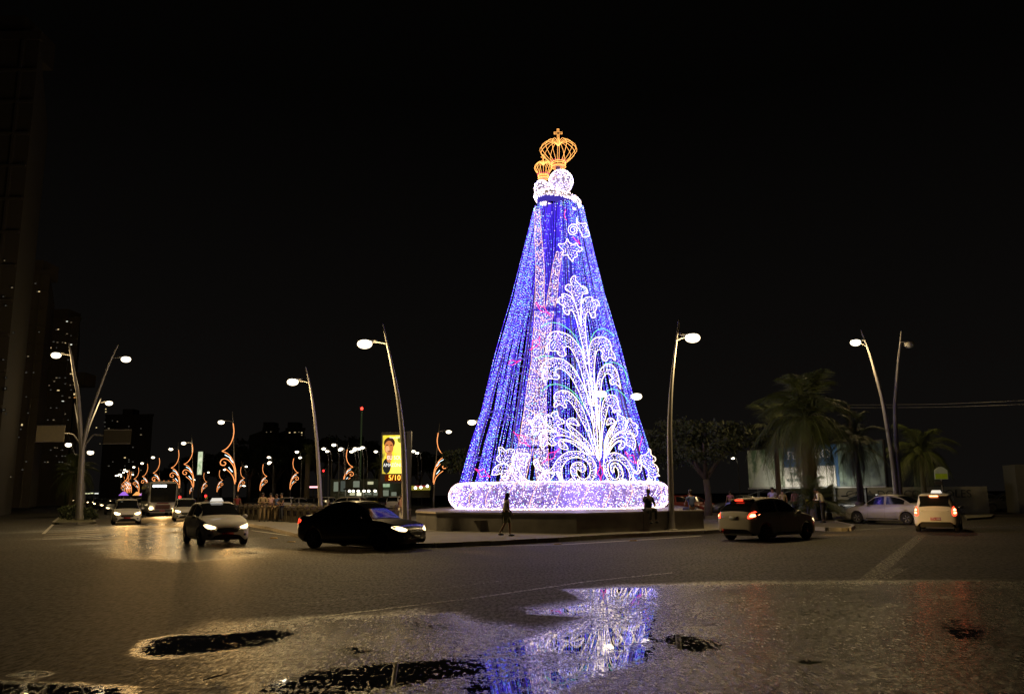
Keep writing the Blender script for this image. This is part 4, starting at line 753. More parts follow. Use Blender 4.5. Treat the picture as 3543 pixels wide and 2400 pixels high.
# ================================================================ CLOCK BILLBOARD
def totem():
    Y = 70.0; a, b = A(1316, 1672, Y), A(1404, 1494, Y); r = empty("clock_billboard", (a.x, Y, .0), 0, "lit advertising panel with glowing orange date display on a dark post", "billboard"); o = r.location
    D_ = mat("dark_casing", (.03, .03, .035), .5); w, z0, z1 = b.x - a.x, a.z, b.z
    p1 = A(1425, 1600, Y + 1).x - a.x
    MB().box(0, .0, z0, w, 1.0, z1).build("casing", D_, r); MB().box(w + .02, .3, 0, p1, .9, z1 + .1).build("post", D_, r)
    f0, f1 = A(1322, 1638, Y) - o, A(1396, 1505, Y) - o; W_, H_ = f1.x - f0.x, f1.z - f0.z
    m = bpy.data.materials.new("printed_panel"); m.use_nodes = True; N = m.node_tree.nodes; L = m.node_tree.links; N.remove(N["Principled BSDF"]); e = N.new("ShaderNodeEmission"); e.inputs[1].default_value = 1.7
    tc = N.new("ShaderNodeTexCoord"); sp = N.new("ShaderNodeSeparateXYZ"); L.new(tc.outputs["Generated"], sp.inputs[0]); ad = N.new("ShaderNodeMath"); ad.operation = 'MULTIPLY_ADD'; ad.inputs[1].default_value = .55; n = N.new("ShaderNodeTexNoise"); n.inputs["Scale"].default_value = 3.2; n.inputs["Detail"].default_value = 5
    L.new(tc.outputs["Generated"], n.inputs["Vector"]); L.new(sp.outputs[0], ad.inputs[0]); L.new(n.outputs["Fac"], ad.inputs[2]); rp = N.new("ShaderNodeValToRGB"); cr = rp.color_ramp; cr.elements[0].position = .38; cr.elements[0].color = (.10, .10, .02, 1); cr.elements[1].position = .95; cr.elements[1].color = (1, .70, .10, 1)
    for ps, c in ((.52, (.55, .42, .04, 1)), (.68, (1, .62, .03, 1)), (.8, (1, .75, .08, 1))): k = cr.elements.new(ps); k.color = c
    L.new(ad.outputs[0], rp.inputs[0]); L.new(rp.outputs[0], e.inputs[0]); L.new(e.outputs[0], N["Material Output"].inputs[0])
    f = MB().box(f0.x, -.03, f0.z, f1.x, -.005, f1.z).build("lit_poster", m, r)
    def blob(nm, c, rx, rz_, colr, st, d):
        mb = MB(); q = [(f0.x + W_ * (c[0] + rx * math.cos(2 * PI * k / 16)), -.03 - d, f0.z + H_ * (c[1] + rz_ * math.sin(2 * PI * k / 16))) for k in range(16)]; mb.add(q, [tuple(range(16))]); mb.build(nm, glow("print_" + nm, colr, st), f)
    blob("print_shoulder", (.22, .20), .2, .2, (.02, .02, .02), 1, .004); blob("print_hair", (.33, .80), .27, .15, (.06, .02, .01), 1, .006); blob("print_neck", (.33, .45), .14, .17, (.75, .30, .09), 1, .007); blob("print_face", (.31, .68), .22, .18, (.80, .27, .07), .9, .009); blob("print_cheek", (.24, .64), .10, .09, (1.0, .50, .20), 1, .011)
    blob("print_eye", (.22, .74), .06, .012, (.05, .015, .01), 1, .013); blob("print_eye", (.42, .74), .06, .012, (.05, .015, .01), 1, .013); blob("print_mouth", (.32, .58), .09, .012, (.15, .03, .02), 1, .013); blob("print_fern", (.86, .88), .15, .08, (.30, .33, .02), .9, .005)
    TX = glow("print_lettering", (1, .95, .85), 1.4)
    for s_, sz, x, z in (("Google Earth", .22, .58, .94), ("EU SOU", .50, .60, .41), ("AMAZÔNIA", .44, .54, .22)):
        t = text("lettering", s_, sz * W_ / 1.9, (f0.x + W_ * x, -.055, f0.z + H_ * z), (PI / 2, 0, 0), TX, f, .003, sx=.8)
    d0, d1 = A(1336, 1664, Y) - o, A(1394, 1641, Y) - o
    dd = MB().box(d0.x - .1, -.03, d0.z, d1.x + .05, -.005, d1.z).build("date_display", glow("display_black", (.25, .03, .0), .35), r)
    text("digits", "5/10", (d1.z - d0.z) * 1.15, ((d0.x + d1.x) / 2, -.05, (d0.z + d1.z) / 2), (PI / 2, 0, 0), glow("digit_amber", (1, .42, .05), 3.2), dd, .006, sx=.95)
totem()
# ================================================================ VEHICLES
GLASS = mat("car_glass", (0.012, 0.014, 0.016), .08, 0, noise=.1, spec=.6); TYRE = mat("tyre_rubber", (.018, .018, .018), .8); RIM = mat("alloy_rim", (.4, .4, .42), .35, .8); RIMD = mat("dark_rim", (.10, .10, .11), .4, .6)
TRIM = mat("black_trim", (.02, .02, .02), .5); CHROME = mat("chrome", (.6, .6, .6), .15, 1)
HL_ON = glow("headlight_lit", (1.0, .74, .36), 4.0); HL_BR = glow("headlight_full_beam", (1.0, .72, .34), 22.0); HL_OFF = mat("headlight_glass", (.45, .45, .45), .15, coat=.8); TL_ON = glow("tail_light_lit", (1.0, .04, .015), 5.0); TL_HOT = glow("brake_light_lit", (1.0, .22, .08), 14, True); TL_OFF = mat("tail_light_glass", (.22, .01, .01), .2, coat=.8)
PLATE_R = mat("plate_red", (.42, .03, .02), .5); PLATE_G = mat("plate_grey", (.35, .35, .33), .5)
KIND = dict(
 hatch=dict(L=3.97, W=1.70, deck=[(0, .80), (.012, .90), (.05, .95), (.6, .97), (.70, .955), (.82, .90), (.92, .81), (.965, .74), (.99, .64), (1, .54)],
    roof=[(.015, .96), (.045, 1.12), (.09, 1.31), (.14, 1.40), (.24, 1.465), (.38, 1.485), (.49, 1.455), (.58, 1.345), (.66, 1.18), (.745, .955)], wh=(.805, .18), wr=.30, side=(.13, .63), bp=.385, lam=.56),
 sedan=dict(L=4.42, W=1.70, deck=[(0, .78), (.01, .92), (.03, 1.02), (.10, 1.045), (.20, 1.0), (.6, .965), (.70, .94), (.82, .89), (.93, .79), (.97, .72), (.992, .62), (1, .52)],
    roof=[(.13, 1.03), (.20, 1.20), (.28, 1.38), (.37, 1.475), (.47, 1.50), (.55, 1.46), (.63, 1.30), (.735, .95)], wh=(.81, .19), wr=.305, side=(.22, .65), bp=.45, lam=.56),
 wagon=dict(L=4.25, W=1.72, deck=[(0, .84), (.01, .92), (.03, .95), (.62, .96), (.72, .94), (.84, .90), (.94, .82), (.975, .74), (.993, .62), (1, .52)],
    roof=[(.012, .96), (.022, 1.18), (.035, 1.42), (.06, 1.50), (.2, 1.55), (.45, 1.56), (.56, 1.50), (.63, 1.38), (.755, .95)], wh=(.81, .17), wr=.30, side=(.05, .66), bp=.37, lam=.56))
PLAN = [(0, .60), (.006, .68), (.02, .76), (.05, .81), (.12, .84), (.5, .85), (.83, .835), (.92, .79), (.965, .71), (.99, .60), (1, .50)]
BOT = [(0, .42), (.015, .32), (.06, .24), (.12, .18), (.88, .175), (.96, .19), (.99, .25), (1, .34)]
def smooth_interp(tab, u):
    q = np.array(crom(tab, 8)); o = np.argsort(q[:, 0]); return np.interp(u, q[o, 0], q[o, 1])
def car(name, label, kind, paint, rim=RIM, group=None, lights=None, tails=None, plate=None, ptxt=None, taxi=False, detail=True, cat="car", handle=None):
    K = KIND[kind]; L_, W_ = K["L"], K["W"]; us = np.unique(np.concatenate([np.linspace(0, .06, 9), np.linspace(.06, .94, 62), np.linspace(.94, 1, 9)])); n = len(us)
    zd = smooth_interp(K["deck"], us); w = smooth_interp(PLAN, us) * W_ / 1.70; zb = np.interp(us, *zip(*BOT)); R0 = K["roof"]
    zr = np.where((us >= R0[0][0]) & (us <= R0[-1][0]), smooth_interp(R0, us), 0); gh = np.maximum(0, zr - zd); xs = (us - .5) * L_; r = K["wr"]; wx = [(k - .5) * L_ for k in K["wh"]]
    rows = []
    ra = r + .06
    for i in range(n):
        x = xs[i]; arch = 0
        for xw in wx:
            if abs(x - xw) < ra: arch = max(arch, r + math.sqrt(ra * ra - (x - xw) ** 2))
        h = zd[i] - zb[i]; sec = []
        for fy, fz in ((.88, 0), (.955, .06), (.985, .16), (1.0, .38), (1.0, .58), (.985, .74), (.965, .80), (.955, .90), (.915, .985)):
            z = zb[i] + h * fz; sec.append((w[i] * fy, max(z, min(arch, zd[i] - .1))))
        for s_ in (.06, .45, .86, 1.0):
            sec.append((w[i] * (.895 - .20 * s_ * min(1, gh[i] / .3 + .15)), zd[i] + .008 + s_ * gh[i] * .97))
        tz = max(zd[i], zr[i] if zr[i] > 0 else 0)
        sec += [(w[i] * .60, tz + .022), (w[i] * .32, tz + .036), (0, tz + .04)]
        rows.append(sec)
    m_ = len(rows[0]); V = []; idx = {}
    for i in range(n):
        for j in range(m_):
            for sd in ((1, -1) if j < m_ - 1 else (1,)):
                idx[i, j, sd] = len(V); V.append((xs[i], rows[i][j][0] * sd, rows[i][j][1]))
        idx[i, m_ - 1, -1] = idx[i, m_ - 1, 1]
    parts = {"body": [], "side_window_L": [], "side_window_R": [], "windshield": [], "rear_window": []}
    mid_top = .5 * (R0[0][0] + R0[-1][0]); itop = int(np.argmax(zr)); sa, sb = K["side"]
    for i in range(n - 1):
        um = .5 * (us[i] + us[i + 1]); g = .5 * (gh[i] + gh[i + 1]); slope = (zr[i + 1] - zr[i]) / ((us[i + 1] - us[i]) * L_) if g > .03 else 0
        for sd in (1, -1):
            for j in range(m_ - 1):
                q = (idx[i, j, sd], idx[i + 1, j, sd], idx[i + 1, j + 1, sd], idx[i, j + 1, sd]); q = q if sd == 1 else q[::-1]
                key = "body"
                if 9 <= j <= 10 and g > .10 and sa < um < sb + .03 and abs(um - K["bp"]) > .011: key = "side_window_L" if sd == 1 else "side_window_R"
                if j >= 12 and g > .05 and min(gh[i], gh[i+1]) > .02:
                    if slope < -.28 and um > mid_top: key = "windshield"
                    if slope > .28 and um < mid_top: key = "rear_window"
                parts[key].append(tuple(dict.fromkeys(q)))
    for i in (0, n - 1):
        for j in range(m_ - 1):
            q = (idx[i, j, 1], idx[i, j, -1], idx[i, j + 1, -1], idx[i, j + 1, 1]); q = q if i == n - 1 else q[::-1]; parts["body"].append(tuple(dict.fromkeys(q)))
    allf = [f for p in parts.values() for f in p]; bvh = BVHTree.FromPolygons([Vector(v) for v in V], allf)
    root = empty(name, (0, 0, 0), 0, label, cat, group)
    def sub(nm, faces, m, par):
        used = sorted({k for f in faces for k in f}); mp = {k: i for i, k in enumerate(used)}; mb = MB(); mb.add([V[k] for k in used], [tuple(mp[k] for k in f) for f in faces if len(f) > 2]); return mb.build(nm, m, par, True)
    sub("body", parts["body"], paint, root)
    for k in ("side_window_L", "side_window_R"):
        if parts[k]: sub("side_window", parts[k], GLASS, root)
    if parts["windshield"]: sub("windshield", parts["windshield"], GLASS, root)
    if parts["rear_window"]: sub("rear_window", parts["rear_window"], GLASS, root)
    mb = MB(); mb.box(-L_ * .46, -W_ * .36, .20, L_ * .46, W_ * .36, .62); mb.box(-L_ * .3, -W_ * .46, .22, L_ * .28, W_ * .46, .5); mb.build("underbody", TRIM, root)
    me_t = MB().lathe([(r * .62, -.09), (r * .93, -.10), (r, -.075), (r, .075), (r * .93, .10), (r * .62, .09)], n=24, axis='y').mesh("tyre", TYRE, True)
    rb = MB(); rb.lathe([(r * .64, -.02), (r * .64, .085), (r * .58, .092), (r * .58, .04), (.02, .035)], n=20, axis='y')
    for k in range(5 if detail else 0):
        a = 2 * PI * k / 5; rb.tube([(.03 * math.cos(a), .075, .03 * math.sin(a)), (r * .6 * math.cos(a), .085, r * .6 * math.sin(a))], [.035, .028], 4)
    me_r = rb.mesh("rim", [rim], True)
    for xw in wx:
        for sd in (1, -1):
            wh = link("wheel", me_t, root, (xw, sd * (W_ / 2 - .115), r), (0, 0, 0 if sd == 1 else PI)); wh.data = me_t; ri = link("rim", me_r, wh)
    def decal(nm, pts, view, m, off=.006, rings=3, par=None, flat=False):
        """curved panel laid on the bodywork: pts are (y,z) for front/rear views, (x,z) for the sides"""
        b = crom(pts, 3, True) if not flat else [np.array(p, float) for p in pts]; c = sum(b) / len(b); vs = []; 
        dr = {"front": Vector((-1, 0, 0)), "rear": Vector((1, 0, 0)), "left": Vector((0, -1, 0)), "right": Vector((0, 1, 0))}[view]
        def hit(p):
            o_ = {"front": Vector((5, p[0], p[1])), "rear": Vector((-5, p[0], p[1])), "left": Vector((p[0], 5, p[1])), "right": Vector((p[0], -5, p[1]))}[view]
            h = bvh.ray_cast(o_, dr)
            if h[0] is None:
                h = bvh.find_nearest(Vector(({"front": L_ / 2, "rear": -L_ / 2}.get(view, p[0]), p[0] if view in ("front", "rear") else {"left": W_ / 2, "right": -W_ / 2}[view], p[1])))
            return h[0] - dr * off
        vs = [hit(c)]; k = len(b)
        for rg in range(1, rings + 1):
            for p in b: vs.append(hit(c + (p - c) * rg / rings))
        fs = [(0, 1 + i, 1 + (i + 1) % k) for i in range(k)]
        for rg in range(rings - 1):
            for i in range(k): fs.append((1 + rg * k + i, 1 + (rg + 1) * k + i, 1 + (rg + 1) * k + (i + 1) % k, 1 + rg * k + (i + 1) % k))
        edge = [v + dr * (off + .02) for v in vs[-k:]]; s0 = len(vs) - k; s1 = len(vs); vs += edge; fs += [(s0 + i, s1 + i, s1 + (i + 1) % k, s0 + (i + 1) % k) for i in range(k)]
        mb = MB(); mb.add(vs, fs); return mb.build(nm, m, par or root, True)
    hw = W_ / 2; lt = lights or (HL_OFF, HL_OFF)
    zf = .62 if kind != "wagon" else .66
    for sd, m in ((1, lt[0]), (-1, lt[1])):
        decal("headlight", [(sd * hw * .48, zf + .02), (sd * hw * .62, zf + .075), (sd * hw * .84, zf + .13), (sd * hw * .90, zf + .08), (sd * hw * .80, zf - .02), (sd * hw * .60, zf - .04)], "front", m, .012)
        if detail: decal("fog_light", [(sd * hw * .66, .34), (sd * hw * .76, .34), (sd * hw * .76, .41), (sd * hw * .66, .41)], "front", TRIM, .006)
    decal("grille", [(-hw * .42, .52), (-hw * .36, .60), (hw * .36, .60), (hw * .42, .52), (hw * .3, .46), (-hw * .3, .46)], "front", TRIM, .008)
    if detail:
        decal("grille_rim", [(-hw * .42, .615), (hw * .42, .615), (hw * .42, .628), (-hw * .42, .628)], "front", CHROME, .012, flat=True); decal("lower_grille", [(-hw * .44, .30), (hw * .44, .30), (hw * .40, .38), (-hw * .40, .38)], "front", TRIM, .008)
    decal("number_plate", [(-.2, .385), (.2, .385), (.2, .455), (-.2, .455)], "front", plate or PLATE_G, .02, flat=True, rings=1)
    tm = tails or (TL_OFF, TL_OFF)
    tshape = {"hatch": [(.70, .80), (.90, .84), (.93, 1.0), (.86, 1.06), (.76, .96)], "sedan": [(.58, .80), (.90, .79), (.93, .90), (.86, .96), (.60, .93)], "wagon": [(.74, .70), (.92, .70), (.93, 1.0), (.84, 1.06), (.76, .98)]}[kind]
    for sd, m in ((1, tm[0]), (-1, tm[1])):
        t = decal("tail_light", [(sd * hw * a, b) for a, b in tshape], "rear", TL_ON if m is TL_HOT else m, .012)
        if m is TL_HOT:
            zz = ((.93, .07), (.80, .055)) if kind == "wagon" else ((.90, .07),)
            for z_, hh in zz: decal("brake_lamp", [(sd * hw * .80, z_ - hh * .7), (sd * hw * .91, z_ - hh * .6), (sd * hw * .91, z_ + hh * .5), (sd * hw * .82, z_ + hh * .5)], "rear", TL_HOT, .024, par=t)
    zp = .55 if kind != "sedan" else .82
    if kind == "hatch": zp = .80
    pl = decal("number_plate", [(-.2, zp - .06), (.2, zp - .06), (.2, zp + .06), (-.2, zp + .06)], "rear", plate or PLATE_G, .02, flat=True, rings=1)
    if ptxt: text("plate_text", ptxt, .10, (-L_ / 2 - .035 + (0.0), 0, zp), (PI / 2, 0, -PI / 2), mat("plate_lettering", (.8, .75, .7), .5, emit=(1, .6, .5), es=.15), pl, .002)
    if detail:
        decal("lower_bumper", [(-hw * .78, .27), (hw * .78, .27), (hw * .74, .36), (-hw * .74, .36)], "rear", TRIM, .006)
        for sd, vw in ((1, "left"), (-1, "right")):
            for u in (K["bp"], .665): decal("door_seam", [((u - .5) * L_ - .006, .32), ((u - .5) * L_ + .006, .32), ((u - .5) * L_ + .006, .92), ((u - .5) * L_ - .006, .92)], vw, TRIM, .003, rings=4, flat=True)
            for u in (K["bp"] + .03, .22 if kind != "wagon" else .24):
                decal("door_handle", [((u - .5) * L_, .80), ((u - .5) * L_ + .17, .80), ((u - .5) * L_ + .17, .825), ((u - .5) * L_, .825)], vw, handle or paint, .022, rings=1, flat=True)
            decal("sill_strip", [(-.9, .25), (.85, .25), (.85, .30), (-.9, .30)], vw, TRIM, .004, flat=True)
    for sd in (1, -1):
        mb = MB(); mb.ell(((.655 - .5) * L_, sd * (hw + .06), .985), (.07, .10, .065), 10, 6); mb.tube([((.665 - .5) * L_, sd * (hw - .08), .95), ((.66 - .5) * L_, sd * (hw + .02), .97)], .025, 5); mb.build("mirror", paint, root, True)
    if kind in ("hatch", "wagon"):
        mb = MB(); x0 = (R0[3][0] - .5) * L_; z_ = 1.45 if kind == "hatch" else 1.51; mb.box(x0 - .20, -hw * .58, z_ - .015, x0 + .05, hw * .58, z_ + .02); mb.build("roof_spoiler", paint, root)
        if tm[0] is TL_HOT or tm[1] is TL_HOT: MB().box(x0 - .23, -.16, z_ - .05, x0 - .19, .16, z_ - .017).build("high_brake_light", TL_ON if kind == "hatch" else TL_HOT, root)
    if taxi:
        mb = MB(); z_ = float(np.max(zr)) + .045; mb.box(-.10, -.22, z_, .10, .22, z_ + .03); mb.add([(-.08, -.20, z_ + .03), (.08, -.20, z_ + .03), (.08, .20, z_ + .03), (-.08, .20, z_ + .03), (-.04, -.17, z_ + .12), (.04, -.17, z_ + .12), (.04, .17, z_ + .12), (-.04, .17, z_ + .12)], [(0, 1, 5, 4), (1, 2, 6, 5), (2, 3, 7, 6), (3, 0, 4, 7), (4, 5, 6, 7)])
        mb.build("taxi_sign", mat("taxi_sign_plastic", (.8, .8, .78), .4, emit=(1, .95, .85), es=.7), root)
    elif detail: mb = MB(); mb.tube([(-.9 if kind != "sedan" else -.6, 0, 1.49), (-1.1 if kind != "sedan" else -.8, 0, 1.68)], .006, 4); mb.build("aerial", TRIM, root)
    return root
def place(o, px, py, deg, z=0): p = G(px, py); o.location = (p.x, p.y, z); o.rotation_euler = (0, 0, math.radians(deg)); return o
P_BLK = mat("paint_black", (.018, .017, .015), .3, .2, noise=.05, coat=.7); P_WHT = mat("paint_white", (.80, .78, .73), .35, noise=.04, coat=.5); P_SIL = mat("paint_silver", (.40, .39, .37), .4, .2, noise=.05, coat=.6); P_GRY = mat("paint_graphite", (.07, .075, .085), .3, .5, noise=.05, coat=.6)
P_RED = mat("paint_dark_red", (.16, .012, .01), .3, noise=.05, coat=.6); P_PEARL = mat("paint_pearl_grey", (.68, .64, .56), .35, 0, noise=.05, coat=.5)
place(car("black_sedan", "black sedan with lit headlight driving round the kerb before the tower", "sedan", P_BLK, RIMD, lights=(HL_ON, HL_ON), tails=(TL_OFF, TL_ON)), 1250, 1895, -30)
place(car("white_taxi", "white hatchback taxi with roof sign and lit headlights turning in from the avenue", "hatch", P_WHT, RIMD, lights=(HL_ON, HL_ON), tails=(TL_OFF, TL_OFF), plate=PLATE_R, taxi=True), 742, 1878, -58)
place(car("pearl_hatchback", "pearl grey hatchback seen from behind with bright brake light, before the palms", "hatch", P_PEARL, RIMD, lights=(HL_ON, HL_ON), tails=(TL_HOT, TL_HOT)), 2662, 1864, 37)
place(car("silver_sedan", "silver sedan with red tail light standing left of the white taxi seen from behind", "sedan", P_SIL, RIM, tails=(TL_ON, TL_ON)), 3078, 1810, 128)
tx = car("white_wagon_taxi", "white taxi seen square from behind with brake lights on and red number plate", "wagon", P_WHT, RIMD, tails=(TL_HOT, TL_HOT), plate=PLATE_R, ptxt="OTU 3082", taxi=True)
place(tx, 3252, 1833, 60)
place(car("white_saloon", "white car with bright headlights coming down the avenue in front of the bus", "wagon", P_WHT, RIMD, lights=(HL_BR, HL_BR), plate=PLATE_R), 434, 1811, -63)
place(car("white_van_car", "white car with one blazing headlight half hidden behind the taxi", "wagon", P_WHT, RIMD, lights=(HL_BR, HL_BR)), 640, 1800, -66)
place(car("dark_car", "dark car half hidden at the left of the white oncoming saloon", "sedan", P_GRY, RIMD, lights=(HL_OFF, HL_ON)), 392, 1778, -63)
# low detail copies for the far traffic and the parked rows
def parked(kind, paint, lights=None, tails=None): return car("parked_car", None, kind, paint, RIMD, lights=lights, tails=tails, detail=False)
used = {}
def far_car(kind, paint, pk, px, py, deg, label, group, name="parked_car", lights=None, tails=None, z=0, Y=None):
    key = (kind, pk, str(lights), str(tails))
    if key not in used: used[key] = parked(kind, paint, lights, tails); o = used[key]
    else: o = copy_tree(used[key])
    o.name = name
    if Y: p = GX(px, Y, 0); o.location = p; o.rotation_euler = (0, 0, math.radians(deg))
    else: place(o, px, py, deg)
    tag(o, label, "car", group); return o
LO = (HL_BR, HL_BR)
GA = "cars coming down the avenue"
far_car("hatch", P_GRY, "g", 447, 1768, -63, "dark hatchback just behind the white oncoming saloon", GA, "driving_car")
far_car("wagon", P_WHT, "w", 486, 1764, -63, "white high-roofed car between the white saloon and the bus", GA, "driving_car")
far_car("sedan", P_GRY, "gl", 366, 1762, -63, "car with twin glaring headlights behind the dark car", GA, "driving_car", LO)
far_car("sedan", P_GRY, "gl", 338, 1754, -63, "car with round headlights just right of the median lamp trunk", GA, "driving_car", LO)
far_car("sedan", P_GRY, "gl", 312, 1746, -63, "farthest oncoming car, just beside the median shrubs", GA, "driving_car", LO)
for i_, (px_, py_) in enumerate(((326, 1736), (356, 1741), (388, 1746), (404, 1737), (425, 1742), (452, 1747), (320, 1728))): far_car(('sedan', 'wagon')[i_ % 2], P_GRY, 'gl' if i_ % 2 == 0 else 'wg', px_, py_, -63, ordw(i_) + ' of the small far cars with glowing headlights packed behind the white saloon', GA, 'driving_car', LO)
GB = "cars with headlights left of the median"
far_car("wagon", P_GRY, "wg", 145, 1742, -80, "van with two headlights facing the camera at far left", GB, "driving_car", LO)
far_car("sedan", P_GRY, "gl", 214, 1737, -70, "car with headlights left of the median shrubs", GB, "driving_car", LO); far_car("sedan", P_GRY, "gl", 250, 1736, -70, "car with starry headlights behind the median shrubs", GB, "driving_car", LO)
GP = "cars parked at the far left kerb"
far_car("hatch", P_WHT, "wh", 30, 1748, 5, "pale parked hatchback at the far left edge of the picture", GP); far_car("wagon", P_WHT, "w", 72, 1743, 10, "white parked car just behind the leftmost parked hatchback", GP); far_car("sedan", P_GRY, "g", 104, 1741, 10, "dark parked car between the white parked car and the van with headlights", GP)
GR = "cars parked behind the right island"
far_car("hatch", P_GRY, "g", 2985, 1778, 128, "graphite hatchback parked just behind the silver sedan", GR); far_car("sedan", P_RED, "r", 2915, 1765, 128, "dark red sedan parked left of the graphite hatchback", GR, tails=(TL_ON, TL_OFF))
far_car("sedan", P_GRY, "gt", 3392, 1767, 150, "dark sedan parked just right of the white taxi's tail", GR, tails=(TL_ON, TL_ON)); far_car("sedan", P_GRY, "g", 3492, 1769, 165, "dark sedan parked at the right edge of the picture", GR)
for px, Y, dg, kd, pt, pk, lab in ((2340, 66, 5, "sedan", P_RED, "r", "red sedan parked right behind the glowing ring"), (2400, 67, 8, "hatch", P_RED, "rh", "red hatchback parked behind the man in the blue shirt"), (2560, 66, 175, "sedan", P_GRY, "g", "dark sedan parked behind the person in pink"), (2780, 66, 175, "sedan", P_GRY, "g", "dark sedan parked behind the palm trunk")):
    far_car(kd, pt, pk, px, 0, dg, lab, "cars parked in front of the billboard wall", Y=Y)
for i in range(11):
    px = 905 + i * 47 + random.randint(-8, 8); kd, pt, pk = (("sedan", P_GRY, "g"), ("hatch", P_GRY, "g"), ("wagon", P_WHT, "w"), ("sedan", P_SIL, "s"))[i % 4 if i != 5 else 2]
    far_car(kd, pt, pk, px, 0, random.choice((85, 95, 5, 172)), "parked car, " + ordw(i) + " from the left in the dark row behind the balustrade", "cars parked in the row behind the balustrade", Y=88 + random.random() * 4)
# ---------------------------------------------------------------- bus
def bus():
    W_, H_, L_ = 2.5, 3.15, 11.0; r = empty("city_bus", (0, 0, 0), 0, "city bus with white lit destination sign coming down the avenue", "bus"); hx = L_ / 2
    Wb = mat("bus_white", (.55, .53, .50), .4, coat=.3)
    mb = MB(); sec = [(-W_ / 2 + .1, .35), (-W_ / 2, .55), (-W_ / 2, 2.7), (-W_ / 2 + .12, 3.02), (-W_ / 2 + .5, H_), (W_ / 2 - .5, H_), (W_ / 2 - .12, 3.02), (W_ / 2, 2.7), (W_ / 2, .55), (W_ / 2 - .1, .35)]; k = len(sec); st = [(-hx, .96), (-hx + .3, 1), (hx - .45, 1), (hx - .12, .96), (hx, .88)]; vs = []
    for x, s in st:
        for y, z in sec: vs.append((x, y * s, z if z < 1.2 else 1.2 + (z - 1.2) * (1 if s > .9 else .98)))
    mb.add(vs, [(i * k + j, i * k + (j + 1) % k, (i + 1) * k + (j + 1) % k, (i + 1) * k + j) for i in range(4) for j in range(k)] + [tuple(range(k - 1, -1, -1)), tuple(range(4 * k, 5 * k))]); mb.build("body", Wb, r)
    MB().box(hx + .003, -1.06, 1.30, hx + .05, 1.06, 2.92).build("windshield", GLASS, r); MB().box(hx + .052, -1.0, 1.24, hx + .09, 1.0, 1.30).build("wiper_panel", TRIM, r)
    MB().box(hx + .053, -.98, 2.55, hx + .08, .30, 2.82).build("sign_frame", TRIM, r)
    d = MB().box(hx + .083, -.92, 2.59, hx + .095, .22, 2.79).build("destination_sign", glow("sign_white", (.95, 1, .95), 4.5), r)
    for sd in (1, -1):
        mb = MB(); mb.ell((hx + .03, sd * .95, .72), (.07, .17, .12), 12, 8); mb.build("headlight", HL_BR if sd < 0 else HL_ON, r, True)
        mb = MB(); mb.tube([(hx + .02, sd * 1.15, 2.75), (hx + .35, sd * 1.38, 2.7), (hx + .35, sd * 1.38, 2.5)], .03, 5); mb.box(hx + .28, sd * 1.38 - .12, 2.1, hx + .38, sd * 1.38 + .12, 2.5); mb.build("mirror", TRIM, r)
        for i in range(6): MB().box(-hx + .8 + i * 1.65, sd * (W_ / 2 + .004) - .01, 1.35, -hx + 2.3 + i * 1.65, sd * (W_ / 2 + .004) + .01, 2.45).build("side_window", GLASS, r)
        for xw in (-3.0, 3.1):
            w = MB().lathe([(.25, -.14), (.48, -.15), (.5, -.1), (.5, .1), (.48, .15), (.25, .14)], (xw, sd * (W_ / 2 - .2), .5), 20, 'y').build("wheel", TYRE, r)
    MB().box(hx + .003, -1.05, .42, hx + .04, 1.05, .56).build("bumper", TRIM, r); MB().box(hx + .003, -.62, .62, hx + .05, .62, 1.02).build("grille", mat("bus_grille", (.10, .03, .02), .5), r); MB().box(hx + .042, -.22, .44, hx + .055, .22, .55).build("number_plate", PLATE_R, r)
    MB().box(hx + .003, -.5, 1.10, hx + .012, .5, 1.20).build("name_strip", mat("bus_dark_red", (.2, .03, .03), .5), r)
    for y in (-.8, -.4, 0, .4, .8): MB().box(hx - .3, y - .05, H_ - .03, hx - .22, y + .05, H_ + .02).build("marker_light", glow("marker_orange", (1, .25, .05), 3), r)
    return r
b_ = bus(); fp = G(560, 1785); dv = Vector((math.cos(math.radians(-63)), math.sin(math.radians(-63)), 0)); b_.location = fp - dv * 5.5; b_.rotation_euler = (0, 0, math.radians(-63))
# headlight beams (spot lamps sitting in the headlights of the cars that throw light in the photo)
def beam(o, L_, w, c=(1, .56, .18), z=.62):
    for sd in (1,):
        l = bpy.data.lights.new("headlight_beam", 'SPOT'); l.energy = w; l.color = c; l.spot_size = math.radians(48); l.spot_blend = .9; l.shadow_soft_size = .08
        b = bpy.data.objects.new("headlight_beam", l); col.objects.link(b); an = o.rotation_euler.z; d = Vector((math.cos(an), math.sin(an), 0)); b.location = Vector(o.location) + d * (L_ / 2 + .12) + Vector((0, 0, z)); d.z = -.055; b.rotation_euler = d.to_track_quat('-Z', 'Y').to_euler()
for nm, L_, w in (("white_saloon", 4.25, 6000), ("city_bus", 11.0, 6000), ("white_van_car", 4.25, 5500), ("white_taxi", 3.97, 1200), ("black_sedan", 4.42, 300), ("pearl_hatchback", 3.97, 900)): beam(bpy.data.objects[nm], L_, w)
